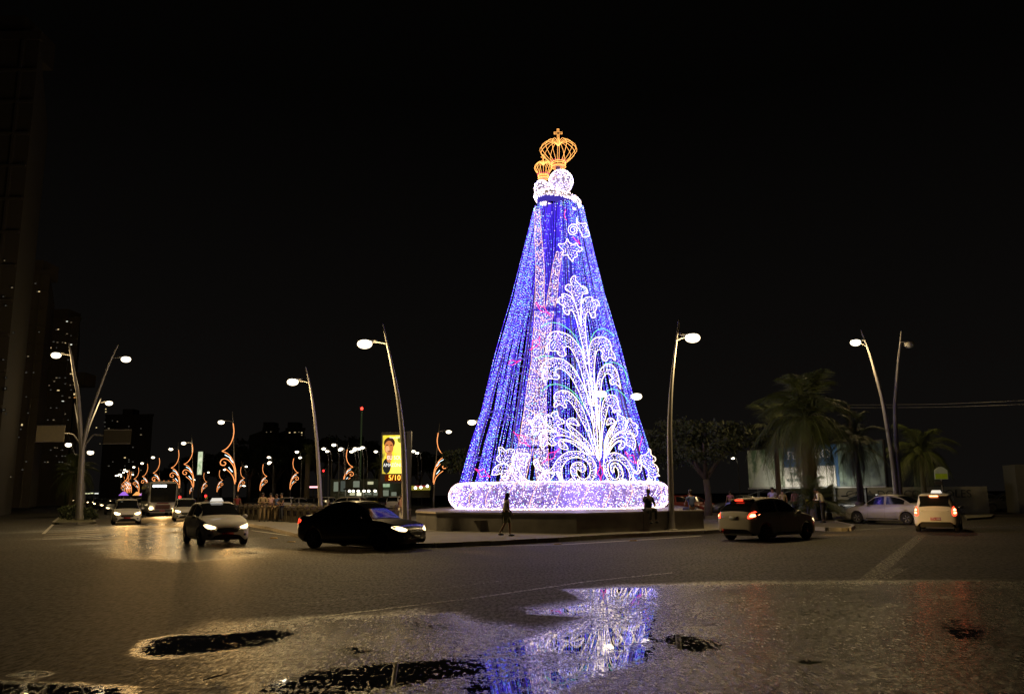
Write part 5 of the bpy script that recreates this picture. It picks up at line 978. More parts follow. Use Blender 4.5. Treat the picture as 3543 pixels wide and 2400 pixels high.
# ================================================================ PEOPLE
def skin_mesh(nm, verts, edges, radii, m, parent, sub=1, root=0):
    me = bpy.data.meshes.new(nm); me.from_pydata([tuple(v) for v in verts], edges, []); o = bpy.data.objects.new(nm, me); col.objects.link(o)
    md = o.modifiers.new("s", 'SKIN'); md.use_smooth_shade = True
    for i, d in enumerate(me.skin_vertices[0].data):
        rr = radii[i]; d.radius = rr if isinstance(rr, tuple) else (rr, rr); d.use_root = (i == root)
    if sub: sb = o.modifiers.new("u", 'SUBSURF'); sb.levels = sub; sb.render_levels = sub
    dg = bpy.context.evaluated_depsgraph_get(); m2 = bpy.data.meshes.new_from_object(o.evaluated_get(dg)); bpy.data.objects.remove(o); m2.name = nm; m2.materials.clear(); m2.materials.append(m)
    m2.polygons.foreach_set("use_smooth", [True] * len(m2.polygons)); return link(nm, m2, parent)
SKIN1 = mat("skin_brown", (.20, .11, .07), .6, noise=.08); SKIN2 = mat("skin_tan", (.32, .19, .13), .6, noise=.08); HAIR = mat("hair_black", (.012, .010, .009), .6)
POSE = {
 "stand": dict(hip=(0, 0, .95), chest=(0, 0, 1.28), neck=(0, .0, 1.47), head=(0, .03, 1.62), sh=.185, el=[(-.25, 0, 1.13), (.25, 0, 1.13)], wr=[(-.25, .10, .88), (.25, .10, .88)], kn=[(-.10, .02, .50), (.10, .02, .50)], an=[(-.11, -.02, .09), (.11, -.02, .09)]),
 "crossed": dict(hip=(0, 0, .95), chest=(0, 0, 1.28), neck=(0, .0, 1.47), head=(0, .04, 1.62), sh=.19, el=[(-.27, .04, 1.12), (.27, .04, 1.12)], wr=[(.02, .22, 1.16), (-.02, .22, 1.12)], kn=[(-.12, .02, .50), (.12, .02, .50)], an=[(-.14, -.02, .09), (.14, -.02, .09)]),
 "bowed": dict(hip=(0, -.03, .95), chest=(0, .06, 1.26), neck=(0, .16, 1.43), head=(0, .27, 1.53), sh=.20, el=[(-.27, .08, 1.10), (.27, .08, 1.10)], wr=[(-.16, .30, 1.12), (.16, .30, 1.12)], kn=[(-.10, .0, .50), (.10, .0, .50)], an=[(-.11, -.02, .09), (.11, -.02, .09)]),
 "walk": dict(hip=(0, 0, .93), chest=(0, .02, 1.25), neck=(0, .04, 1.43), head=(0, .08, 1.58), sh=.16, el=[(-.20, -.10, 1.10), (.20, .08, 1.08)], wr=[(-.19, -.10, .86), (.18, .22, .90)], kn=[(-.08, .14, .50), (.08, -.06, .50)], an=[(-.07, .15, .09), (.08, -.28, .13)]),
 "sit": dict(hip=(0, 0, .10), chest=(0, .02, .42), neck=(0, .03, .62), head=(0, .06, .78), sh=.19, el=[(-.26, .08, .30), (.25, .12, .38)], wr=[(-.14, .30, .26), (.14, .26, .60)], kn=[(-.12, .42, .08), (.12, .42, .08)], an=[(-.12, .40, -.36), (.12, .36, -.38)]),
}
def person(label, pose, loc, face, shirt, trousers, skin=SKIN2, hair="short", s=1.0, sleeves=.45, shorts=False, group=None, hold=None, build=1.0, bag=False):
    P = POSE[pose]; r = empty("person", loc, face, label, "person", group); r.scale = (s, s, s)
    V = Vector; hip, ch, nk, hd = (V(P[k]) for k in ("hip", "chest", "neck", "head")); sh = P["sh"]
    SH = [nk + V((-sh, -.01, -.07)), nk + V((sh, -.01, -.07))]; EL = [V(v) for v in P["el"]]; WR = [V(v) for v in P["wr"]]; HJ = [hip + V((-.09, 0, -.03)), hip + V((.09, 0, -.03))]; KN = [V(v) for v in P["kn"]]; AN = [V(v) for v in P["an"]]
    k = build
    vs = [hip, hip.lerp(ch, .5), ch, nk + V((0, 0, -.04)), nk + V((0, .01, .04)), hd + V((0, -.01, -.03)), hd + V((0, 0, .05)), hd + V((0, -.01, .10))]; rd = [(.13 * k, .10 * k), (.12 * k, .09 * k), (.145 * k, .10 * k), (.09, .07), .052, (.070, .080), (.075, .088), (.05, .06)]
    es = [(0, 1), (1, 2), (2, 3), (3, 4), (4, 5), (5, 6), (6, 7)]
    for i in (0, 1):
        b = len(vs); fd = (WR[i] - EL[i]).normalized(); vs += [SH[i], SH[i].lerp(EL[i], .5), EL[i], EL[i].lerp(WR[i], .45), WR[i]]; rd += [.056, .047, .038, .037, .024]; es += [(3, b), (b, b + 1), (b + 1, b + 2), (b + 2, b + 3), (b + 3, b + 4)]
        b = len(vs); vs += [HJ[i], HJ[i].lerp(KN[i], .5), KN[i], KN[i].lerp(AN[i], .35), AN[i]]; rd += [.085 * k, .072 * k, .052, .052, .034]; es += [(0, b), (b, b + 1), (b + 1, b + 2), (b + 2, b + 3), (b + 3, b + 4)]
    skin_mesh("body", vs, es, rd, skin, r)
    # shirt
    q = [hip + V((0, 0, .02)), hip.lerp(ch, .5), ch, nk + V((0, 0, -.045))]; rr = [(.155 * k, .12 * k), (.142 * k, .115 * k), (.165 * k, .122 * k), (.105, .085)]; e = [(0, 1), (1, 2), (2, 3)]
    for i in (0, 1):
        b = len(q); q += [SH[i], SH[i].lerp(EL[i], sleeves if sleeves < 1 else 1)]; rr += [.072, .060]; e += [(3, b), (b, b + 1)]
        if sleeves >= 1: q.append(WR[i].lerp(EL[i], .1)); rr.append(.042); e.append((b + 1, b + 2))
    skin_mesh("shirt", q, e, rr, shirt, r)
    q = [hip + V((0, 0, .04))]; rr = [(.148 * k, .118 * k)]; e = []
    for i in (0, 1):
        b = len(q); q += [HJ[i] + V((0, 0, -.02)), HJ[i].lerp(KN[i], .5), KN[i]]; rr += [.100 * k, .088 * k, .070]; e += [(0, b), (b, b + 1), (b + 1, b + 2)]
        if not shorts: q.append(KN[i].lerp(AN[i], .9)); rr.append(.058); e.append((b + 2, b + 3))
    skin_mesh("shorts" if shorts else "trousers", q, e, rr, trousers, r)
    for i in (0, 1):
        mb = MB(); mb.ell(AN[i] + V((0, .06, -.045)), (.048, .13, .045), 8, 6); mb.build("shoe", TRIM, r, True)
        fd = (WR[i] - EL[i]).normalized(); sd = fd.cross(V((0, 0, 1)) if abs(fd.z) < .9 else V((0, 1, 0))).normalized(); up = sd.cross(fd); mb = MB(); mb.tube([WR[i], WR[i] + fd * .05, WR[i] + fd * .09], [.024, .036, .032], 6)
        for t in range(4):
            a = WR[i] + fd * .085 + sd * (-.027 + .018 * t); l_ = (.058, .070, .066, .05)[t]; mb.tube([a, a + fd * l_ * .55 - up * .006, a + fd * l_ - up * .022], [.009, .008, .006], 5)
        a = WR[i] + fd * .03 + sd * .03; mb.tube([a, a + sd * .03 + fd * .02, a + sd * .035 + fd * .055], [.011, .010, .007], 5); mb.build("hand", skin, r, True)
    f = V((0, 1, 0)); mb = MB()
    mb.ell(hd + V((0, .085, -.005)), (.012, .022, .02), 6, 5); mb.build("nose", skin, r, True)
    for sx_ in (-1, 1):
        mb = MB(); mb.ell(hd + V((sx_ * .030, .074, .025)), (.013, .008, .008), 6, 4); mb.build("eye", TRIM, r, True); mb = MB(); mb.ell(hd + V((sx_ * .078, 0, .005)), (.010, .02, .03), 6, 5); mb.build("ear", skin, r, True)
    mb = MB(); mb.ell(hd + V((0, .076, -.042)), (.024, .008, .007), 6, 4); mb.build("mouth", mat("lips", (.2, .06, .05), .5), r, True)
    mb = MB(); mb.ell(hd + V((0, -.018, .055)), (.088, .098, .082), 12, 8)
    if hair == "long":
        mb.ell(hd + V((0, -.075, -.08)), (.080, .06, .17), 10, 8); mb.ell(hd + V((0, -.11, -.20)), (.06, .05, .12), 8, 6)
    if hair == "bun": mb.ell(hd + V((0, -.11, .08)), (.045, .045, .045), 8, 6)
    mb.build("hair" if hair != "helmet" else "helmet", HAIR if hair != "helmet" else mat("helmet_green", (.42, .62, .05), .3), r, True)
    if bag: mb = MB(); mb.box(.17, -.10, .78, .27, .12, 1.02); mb.tube([(.2, 0, 1.0), (.1, .1, 1.2), (-.14, 0, 1.42)], .012, 4); mb.build("shoulder_bag", TRIM, r)
    return r
def cloth(n, c): return mat("cloth_" + n, c, .85, noise=.15, scale=9)
C_W = cloth("white", (.78, .74, .66)); C_B = cloth("black", (.018, .018, .02)); C_OL = cloth("olive", (.09, .10, .05)); C_BL = cloth("blue", (.07, .10, .22)); C_LI = cloth("lilac", (.36, .34, .55)); C_Y = cloth("cream", (.50, .42, .24)); C_PK = cloth("pink", (.38, .16, .18)); C_YG = cloth("lime", (.50, .50, .05)); C_J = cloth("jeans", (.04, .045, .07)); C_GR = cloth("grey", (.12, .12, .15)); C_TN = cloth("tan", (.26, .19, .11)); C_RD = cloth("red", (.25, .04, .03)); C_SAL = cloth("salmon", (.5, .30, .27))
D2R = math.radians
w_ = person("woman in a white top walking right with long dark hair, before the glowing ring", "walk", G(1752, 1855, .15), D2R(-85), C_W, C_OL, SKIN1, "long", .94, shorts=True, build=1.2)
sit = G(2255, 1836, .15); person("dark silhouetted person sitting on the plinth wall and holding up a phone", "sit", (sit.x - .1, sit.y + .10, ZB - .02), D2R(200), C_B, C_B, SKIN1, "short", 1.02, 1.0, build=1.25)
ph = MB(); pp = Vector((sit.x - .1, sit.y + .10, ZB)) + Matrix.Rotation(D2R(200), 3, 'Z') @ Vector((.14, .36, .70)); ph.box(-.035, -.006, -.07, .035, .006, .07); o = ph.build("phone", TRIM); o.location = pp; o.rotation_euler = (.2, 0, D2R(195)); tag(o, "black phone held up by the person sitting on the plinth wall", "phone")
pb = GX(2395, G(2436, 1828, .15).y + .1, ZB); person("man in a blue shirt sitting with his back to us at the plinth's right end", "sit", (pb.x, pb.y + .1, ZB - .02), D2R(25), C_BL, C_J, SKIN1, "short", 1.0, .5, build=1.1)
def stand(label, pose, px, yfoot, face, *a, z=.15, **k): return person(label, pose, G(px, yfoot, z), D2R(face), *a, **k)
GG = "people standing by the balustrade"
stand("man in a tan top at the left of the group by the balustrade", "crossed", 906, 1803, 200, C_TN, C_TN, SKIN1, group=GG, s=1.02, sleeves=1.0)
stand("woman in a salmon top, second from the left by the balustrade", "crossed", 934, 1802, 170, C_SAL, C_TN, SKIN2, "bun", group=GG)
stand("person in a blue top, third from the left by the balustrade", "stand", 955, 1803, 150, C_BL, C_TN, SKIN1, group=GG, s=.97)
stand("man in black with folded arms at the right of the group by the balustrade", "crossed", 972, 1804, 130, C_B, C_J, SKIN2, group=GG, sleeves=.5)
stand("person in a red shirt behind the roof of the white hatchback taxi", "stand", 818, 1795, 200, C_RD, C_J, SKIN1, s=.98)
stand("small figure in a salmon shirt half hidden by the tall curved lamp post", "stand", 1388, 1818, 120, C_SAL, C_W, SKIN1, s=.92)
GQ = "people standing behind the pearl grey hatchback"
stand("man in a cream shirt and dark trousers bowed towards his hands, by the palms", "bowed", 2850, 1808, 55, C_W, C_B, SKIN1, group=GQ, s=1.04, sleeves=1.0, build=1.15)
stand("person in a grey blue shirt beside the man in the cream shirt", "stand", 2828, 1801, 60, C_GR, C_J, SKIN1, group=GQ, s=.98)
stand("small person in a lime yellow top, lowest of the group by the palms", "stand", 2803, 1800, 10, C_YG, C_J, SKIN1, "short", group=GQ, s=.80)
stand("broad person in a pink shirt in the middle of the group by the palms", "stand", 2756, 1799, 20, C_PK, C_J, SKIN1, "bun", group=GQ, s=1.0, build=1.25)
stand("person in a pale yellow top above the roof of the pearl grey hatchback", "stand", 2713, 1796, 0, C_Y, C_J, SKIN2, "bun", group=GQ, s=.97)
stand("man in a lilac shirt at the left of the group by the palms", "stand", 2678, 1799, -20, C_LI, C_J, SKIN1, group=GQ, s=1.05, build=1.2)
stand("person in a pink top standing alone left of the group by the palms", "stand", 2530, 1788, 0, C_PK, C_J, SKIN1, "bun", s=.95)
# motorcycle and rider (only the green helmet clears the taxi)
mo = empty("motorcycle", G(712, 1800), D2R(-63), "dark motorcycle mostly hidden behind the white hatchback taxi", "motorcycle")
mo.rotation_euler = (0, 0, D2R(-63))
for x in (-.62, .62): MB().lathe([(.20, -.04), (.29, -.05), (.31, 0), (.29, .05), (.20, .04)], (x, 0, .31), 16, 'y').build("wheel", TYRE, mo)
mb = MB(); mb.tube([(.62, 0, .31), (.42, 0, .95)], .03, 6); mb.tube([(-.62, 0, .31), (0, 0, .45), (.4, 0, .8)], .04, 6); mb.tube([(.42, -.32, 1.02), (.42, .32, 1.02)], .02, 5); mb.build("frame", TRIM, mo); mb = MB(); mb.ell((.12, 0, .80), (.25, .13, .13), 10, 6); mb.build("tank", P_RED, mo, True); mb = MB(); mb.ell((-.32, 0, .78), (.34, .14, .07), 10, 6); mb.build("seat", TRIM, mo, True)
mb = MB(); mb.ell((.52, 0, .88), (.07, .09, .09), 8, 6); mb.build("headlight", HL_ON, mo, True)
person("motorcycle rider whose bright green helmet shows above the white hatchback taxi", "sit", Vector(mo.location) + Vector((math.cos(D2R(-63)), math.sin(D2R(-63)), 0)) * -.25 + Vector((0, 0, .80)), D2R(-153), C_B, C_J, SKIN1, "helmet", 1.0, 1.0)
# ================================================================ PALMS AND TREES
LEAF = mat("palm_leaf", (.055, .075, .018), .6, noise=.4, scale=3); LEAF_D = mat("tree_leaf", (.04, .055, .018), .7, noise=.5, scale=2); BARK = mat("bark", (.12, .10, .075), .9, noise=.4, scale=4, bump=.5); DEAD = mat("dry_leaf", (.10, .075, .035), .8)
def frond_mesh(seed, droop, n=44, ll=.74):
    rr = random.Random(seed); mb = MB(); pts = []
    for i in range(11):
        t = i / 10; pts.append(Vector((t * .92 - .10 * t * t, 0, .42 * math.sin(t * 1.9) * (1 - droop * .5) - droop * t * t * .95)))
    mb.tube(pts, [.014 * (1 - .8 * i / 10) for i in range(11)], 4)
    for i in range(n):
        t = .12 + .88 * i / n; k = min(9, int(t * 10)); p = pts[k].lerp(pts[k + 1], t * 10 - k); d = (pts[k + 1] - pts[k]).normalized(); L_ = ll * .5 * math.sin(PI * (t * .85 + .12)) ** .6 * rr.uniform(.85, 1.1)
        for sd in (1, -1):
            dir_ = (d * .75 + Vector((0, sd, 0)) * .8 + Vector((0, 0, rr.uniform(-.35, -.05)))).normalized(); m1 = p + dir_ * L_ * .5; m2 = p + dir_ * L_ + Vector((0, 0, -L_ * rr.uniform(.25, .5))); wd = d * .0045
            mb.add([p - wd, p + wd, m1 + wd * 1.2, m1 - wd * 1.2, m2], [(0, 1, 2, 3), (3, 2, 4)])
    return mb
FR = [frond_mesh(i, d).mesh("frond", LEAF) for i, d in enumerate((.15, .5, .9, 1.25))]
FRD = frond_mesh(9, 1.9).mesh("frond", DEAD)
def palm(base, h, R, n, label, lean=(0, 0), trunk_r=.16, dead=5, name="palm_tree", group=None, elev=(75, -35)):
    r = empty(name, base, random.random() * 6, label, "palm tree", group); mb = MB(); zz = np.linspace(0, h, 14)
    mb.tube([(lean[0] * (z / h) ** 2, lean[1] * (z / h) ** 2, z) for z in zz], [trunk_r * (1.35 - .5 * (i / 13) + .05 * (i % 2)) for i in range(14)], 10); mb.build("trunk", BARK, r, True)
    for i in range(n + dead):
        t = i / max(1, n - 1); a = i * 2.39996; e = math.radians(elev[0] + (elev[1] - elev[0]) * min(1, t)); me = FR[min(3, int(min(1, t) * 3.2 + random.random() * .8))] if i < n else FRD
        o = link("frond", me, r, (lean[0], lean[1], h), (0, -e * .8, a)); s_ = R * random.uniform(.85, 1.12); o.scale = (s_, s_, s_)
    return r
def leaf_cloud(blobs, n, size, seed):
    g = np.random.default_rng(seed); tot = sum(b[1][0] * b[1][1] for b in blobs); V = []; Fc = []
    for c, rad in blobs:
        k = max(20, int(n * rad[0] * rad[1] / tot)); sub = g.normal(size=(max(4, k // 60), 3)); sub /= np.linalg.norm(sub, axis=1)[:, None]; sub *= g.uniform(.35, 1.0, (len(sub), 1)) ** .5
        ci = g.integers(0, len(sub), k); p = (sub[ci] + g.normal(size=(k, 3)) * .17) * np.array(rad) + np.array(c)
        u = g.normal(size=(k, 3)); u /= np.linalg.norm(u, axis=1)[:, None]; v = np.cross(u, g.normal(size=(k, 3))); v /= np.linalg.norm(v, axis=1)[:, None]; s_ = size * g.uniform(.6, 1.4, (k, 1)); b0 = len(V)
        q = np.stack([p - u * s_, p + v * s_ * .5, p + u * s_, p - v * s_ * .5], 1).reshape(-1, 3); V += q.tolist(); Fc += [(b0 + 4 * i, b0 + 4 * i + 1, b0 + 4 * i + 2, b0 + 4 * i + 3) for i in range(k)]
    mb = MB(); mb.v = V; mb.f = Fc; mb.mi = [0] * len(Fc); return mb
def tree(base, h, R, label, seed, name="tree", flat=.55, n=5000, size=.16, limbs=5, m=None, cat="tree", group=None):
    r = empty(name, base, 0, label, cat, group); g = random.Random(seed); mb = MB(); fork = h * .38; mb.tube([(0, 0, 0), (.1, 0, fork * .5), (0, .05, fork)], [R * .075, R * .055, R * .05], 9); blobs = []
    for i in range(limbs):
        a = 2 * PI * i / limbs + g.random(); q = (math.cos(a) * R * .55, math.sin(a) * R * .55, h * g.uniform(.68, .85)); mb.tube([(0, .05, fork), (q[0] * .45, q[1] * .45, (fork + q[2]) * .52), q], [R * .04, R * .026, R * .012], 6); blobs.append((q, (R * .52, R * .52, R * .52 * flat)))
    blobs.append(((0, 0, h * .88), (R * .6, R * .6, R * .5 * flat))); mb.build("trunk", BARK, r, True); leaf_cloud(blobs, n, size, seed).build("crown", m or LEAF_D, r); return r
palm(GX(2812, 47, .15), GX(2806, 47, 0).z * 0 + (A(2806, 1455, 47).z - .15), 3.4, 46, "big dark palm with wide drooping crown in front of the billboard", trunk_r=.34, dead=9)
ar = GX(2818, 46, .15); palm(ar, .6, 2.0, 18, "bushy low palm clump round the foot of the big palm", trunk_r=.2, dead=0, name="areca_palm", elev=(85, 25)); palm(GX(2870, 47.5, .15), .4, 1.7, 14, "smaller low palm clump to the right of the big palm's foot", trunk_r=.15, dead=0, name="areca_palm", elev=(85, 30))
for px, Y, yt, lab in ((2978, 52, 1520, "twin stemmed palm left of the double lamp post, front stem"), (2990, 53.5, 1560, "twin stemmed palm left of the double lamp post, rear stem")):
    p = palm(GX(px, Y, .15), A(px - 12, yt, Y).z - .15, 2.1, 18, lab, trunk_r=.09, dead=2, lean=(-.25, 0)); 
    if Y == 52: MB().lathe([(.26, 0), (.26, .85), (.24, .9)], (0, 0, 0), 10).build("trunk_guard", mat("limewash", (.42, .38, .25), .8), p)
palm(GX(3205, 60, 0), A(3196, 1572, 60).z, 2.9, 26, "arching palm above the small green and white sign", trunk_r=.16, dead=2, elev=(50, -30))
palm(GX(2700, 58, 0), A(2700, 1500, 58).z, 3.0, 16, "dim palm left behind the big palm", trunk_r=.15, dead=3)
tree(GX(2450, 58, 0), A(2430, 1445, 58).z, 4.2, "spreading dark tree behind the man in the blue shirt", 3, limbs=6, n=7000, flat=.5)
tree(GX(1612, 66, 0), A(1612, 1550, 66).z, 1.9, "rounded tree just left of the foot of the light tower", 5, n=4000)
palm(GX(262, YD + 24, .15), A(262, 1640, YD + 24).z - .15, 2.6, 22, "palm on the avenue median behind the V shaped lamp post", trunk_r=.14, dead=2, lean=(.3, 0)); palm(GX(238, YD + 40, .15), A(238, 1650, YD + 40).z, 2.6, 18, "slimmer palm farther back on the avenue median", trunk_r=.13, dead=2)
for i, (px, dy, s_, lab) in enumerate(((238, 1.5, .8, "low shrub left of the V shaped lamp post"), (256, 3.5, 1.0, "round shrub behind the V shaped lamp post"), (298, 2.0, .9, "shrub right of the V shaped lamp post"), (282, 7, 1.1, "taller shrub farther back on the median"), (225, 8, .9, "shrub at the median's left edge"))):
    r = empty("shrub", GX(px, YD + dy, .15), 0, lab, "shrub", "shrubs on the avenue median"); leaf_cloud([((0, 0, .5 * s_), (.7 * s_, .6 * s_, .55 * s_)), ((.4, .2, .35 * s_), (.5 * s_, .5 * s_, .4 * s_))], 700, .09, 40 + i).build("foliage", LEAF_D, r); mb = MB(); mb.tube([(0, 0, 0), (0, 0, .5 * s_)], .03, 4); mb.build("stem", BARK, r)
# dark trees of the square
tp = [tree((0, 0, 0), 9, 4.4, "", 11 + i, n=2600, size=.3, name="square_tree") for i in range(2)]
cnt = 0
for px, Y, s_ in ((860, 118, 1.0), (905, 125, .9), (950, 112, .8), (1000, 122, 1.05), (1050, 128, 1.1), (1100, 118, 1.0), (1150, 108, .95), (1205, 112, 1.0), (1255, 118, .95), (1300, 125, 1.0), (1340, 112, .8), (1450, 120, .8), (1500, 112, .7), (700, 150, 1.0), (760, 140, .9), (820, 150, 1.0), (640, 190, 1.1), (600, 220, 1.0), (560, 260, 1.1), (0, 190, 1.0), (60, 200, .9), (110, 230, .9), (190, 240, .8)):
    o = tp[cnt] if cnt < 2 else copy_tree(tp[cnt % 2]); s_ *= 1.75; o.location = GX(px, Y * 1.85, 0); o.scale = (s_, s_, s_); o.rotation_euler = (0, 0, cnt * 1.3); cnt += 1
    tag(o, "dark round tree of the unlit square, one of the mass behind the lamps", "tree", "dark trees of the square")
for px, Y, yt, lab in ((1059, 96, 1572, "palm with lit crown left of the thin curved lamp post"), (1232, 140, 1640, "thick trunked palm behind the black sedan's roof"), (1315, 92, 1620, "palm trunk left of the clock billboard")):
    palm(GX(px, Y, 0), A(px - 8, yt, Y).z, 1.6, 14, lab, trunk_r=.26 if px != 1232 else .5, dead=2, group="palms in the square")
# ================================================================ BILLBOARD AND SIGNS ON THE RIGHT
def bboard():
    a0 = A(2594, 1686, 70); a1 = A(3066, 1677, 57); root = empty("large_billboard", (a0.x, a0.y, 0), math.atan2(a1.y - a0.y, a1.x - a0.x), "large three part billboard with blue headline panel behind the palms", "billboard")
    Wd = math.hypot(a1.x - a0.x, a1.y - a0.y); z0 = a0.z; H_ = 3.05; dk = mat("board_frame", (.03, .03, .03), .6)
    def xs(px):                                   # position along the board that shows in column px
        lo, hi = 0, Wd
        for _ in range(30):
            m_ = (lo + hi) / 2; p = a0.lerp(a1, m_ / Wd); q = GX(px, p.y, p.z); lo, hi = (m_, hi) if q.x > p.x else (lo, m_)
        return m_
    b1, b2 = xs(2718), xs(2908)
    def panel(nm, x0, x1, c0, c1, sc):
        m_ = mat("print_" + nm, c0, .5, noise=0); N = m_.node_tree.nodes; L = m_.node_tree.links; mx = [n for n in N if n.type == 'MIX'][0]; mx.inputs["A"].default_value = (*c0, 1); mx.inputs["B"].default_value = (*c1, 1); n_ = [n for n in N if n.type == 'TEX_NOISE'][0]; n_.inputs["Scale"].default_value = sc
        r = N.new("ShaderNodeValToRGB"); r.color_ramp.elements[0].position = .42; r.color_ramp.elements[1].position = .56; L.new(n_.outputs["Fac"], r.inputs[0]); L.new(r.outputs[0], mx.inputs["Factor"])
        return MB().box(x0, -.05, z0, x1, -.002, z0 + H_).build(nm, m_, root)
    MB().box(-.06, 0, z0 - .12, Wd + .06, .18, z0 + H_ + .08).build("frame", dk, root); MB().box(-.06, -.12, z0 - .12, Wd + .06, -.002, z0 - .04).build("ledge", mat("ledge_grey", (.3, .3, .28), .6), root)
    for k in range(5): MB().box(Wd * (k + .3) / 5, .02, 0, Wd * (k + .3) / 5 + .16, .17, z0 - .12).build("post", dk, root)
    panel("green_picture", .0, b1 - .01, (.06, .13, .06), (.40, .44, .33), .9); panel("headline_panel", b1 + .01, b2 - .01, (.02, .07, .16), (.025, .08, .18), .5); panel("night_picture", b2 + .01, Wd, (.012, .03, .03), (.12, .17, .13), .7)
    wp = MB().box(b1 + .01, -.058, z0, b2 - .3, -.051, z0 + H_ * .5).build("white_print", mat("print_white", (.50, .48, .43), .5), root)
    T_ = mat("print_text_white", (.7, .7, .66), .5); TD = mat("print_text_dark", (.02, .05, .04), .5); c = (b1 + b2) / 2
    text("headline", "FUTURO", .95, (c - .1, -.07, z0 + H_ * .78), (PI / 2, 0, 0), T_, root, sx=1.25); text("small_print", "VEM", .42, (b1 + 1.1, -.075, z0 + .95), (PI / 2, 0, 0), TD, root); text("small_print", "MAIS VIDA", .36, (b1 + 1.1, -.075, z0 + .5), (PI / 2, 0, 0), TD, root)
    rd = mat("print_road", (.36, .38, .33), .5); mb = MB(); mb.add([(.3, -.056, z0), (b1 - .5, -.056, z0), (b1 * .52, -.056, z0 + H_ * .62), (b1 * .42, -.056, z0 + H_ * .62)], [(0, 1, 2, 3)]); mb.build("printed_path", rd, root)
    # wash light from the board's own lamps
    l = bpy.data.lights.new("billboard_lamp", 'AREA'); l.energy = 240; l.color = (1, .95, .8); l.size = 8; l.size_y = .3; l.shape = 'RECTANGLE'
    o = bpy.data.objects.new("billboard_lamp", l); col.objects.link(o); o.parent = root; o.location = (Wd * .5, -2.2, z0 - .6); o.rotation_euler = (math.radians(125), 0, 0)
    mb = MB()
    for k in range(4): mb.box(Wd * (k + .5) / 4 - .2, -2.15, z0 - .75, Wd * (k + .5) / 4 + .2, -1.95, z0 - .65); mb.tube([(Wd * (k + .5) / 4, -2.0, z0 - .7), (Wd * (k + .5) / 4, 0, z0 - .2)], .03, 4)
    mb.build("floodlight_bar", dk, root)
bboard()
def twall():
    a, b = A(2880, 1722, 66), A(3440, 1722, 63); W_ = b.x - a.x; r = empty("painted_wall", (a.x, 66, 0), math.atan2(-3, W_), "pale wall with large painted shop lettering behind the parked cars", "wall"); MB().box(0, 0, 0, W_, .2, 2.0).build("wall", mat("pale_wall", (.15, .14, .11), .85, noise=.3, scale=1.2), r)
    x0 = A(2960, 1700, 65.6).x - a.x; x1 = A(3330, 1700, 64).x - a.x; text("lettering", "CASA DOS CONTROLES", .82, ((x0 + x1) / 2, -.02, 1.45), (PI / 2, 0, 0), mat("letter_black", (.02, .02, .02), .6), r, .008, sx=1.0)
    MB().box(W_ + 2, 0, 0, W_ + 9, 3, 3.6).build("side_block", mat("grey_block", (.07, .07, .06), .85), r)
twall()
def sgn():
    Y = 53; b = GX(3258, Y, 0); r = empty("park_sign", b, 0, "small green and white sign with arched top on a pole above the white taxi", "sign"); a, c = A(3234, 1657, Y) - b, A(3276, 1626, Y) - b; m_ = (a.x + c.x) / 2; mb = MB(); mb.tube([(m_ + .05, 0, 0), (m_, 0, a.z + .1)], .035, 6); mb.build("pole", POLE, r)
    n = 10; top = [(c.x + (a.x - c.x) * k / n, c.z + .22 * math.sin(PI * k / n)) for k in range(n + 1)]; o2 = [(a.x, a.z), (c.x, a.z)] + top; mb = MB(); k = len(o2); mb.add([(x, -.06, z) for x, z in o2] + [(x, -.02, z) for x, z in o2], [tuple(range(k)), tuple(range(2 * k - 1, k - 1, -1))] + [(i, i + k, (i + 1) % k + k, (i + 1) % k) for i in range(k)]); p = mb.build("sign_board", mat("sign_pale", (.50, .52, .40), .5, emit=(.6, .65, .4), es=.05), r)
    MB().box(a.x + .03, -.068, a.z + .02, c.x - .03, -.062, a.z + (c.z - a.z) * .62).build("green_field", mat("sign_green", (.36, .46, .02), .5, emit=(.4, .5, .02), es=.08), p); MB().box(a.x - .05, -.05, a.z - .36, m_, -.03, a.z - .12).build("lower_plate", mat("plate_dark", (.12, .12, .11), .5), r)
sgn()
up = GX(2965, 75, 0); r = empty("utility_pole", up, 0, "wooden utility pole rising behind the palms beside the billboard", "utility pole"); t = A(2960, 1400, 75) - up; mb = MB(); mb.tube([(0, 0, 0), (0, 0, t.z)], [.16, .11], 8); mb.build("pole", BARK, r); mb = MB(); mb.box(-.7, -.05, t.z - .7, .7, .05, t.z - .6); mb.build("crossarm", BARK, r)
for dz, in ((0,), (-.25,)):
    q = [Vector((up.x, 75, t.z + dz)), A(3250, 1397, 66) + Vector((0, 0, dz)), A(3700, 1378, 50) + Vector((0, 0, dz))]; mb = MB(); mb.tube(crom(q, 8), .022, 4); o = mb.build("power_line", mat("cable_grey", (.25, .25, .25), .5)); tag(o, ("upper" if dz == 0 else "lower") + " of the two overhead power lines running to the right edge", "cable", "overhead power lines")
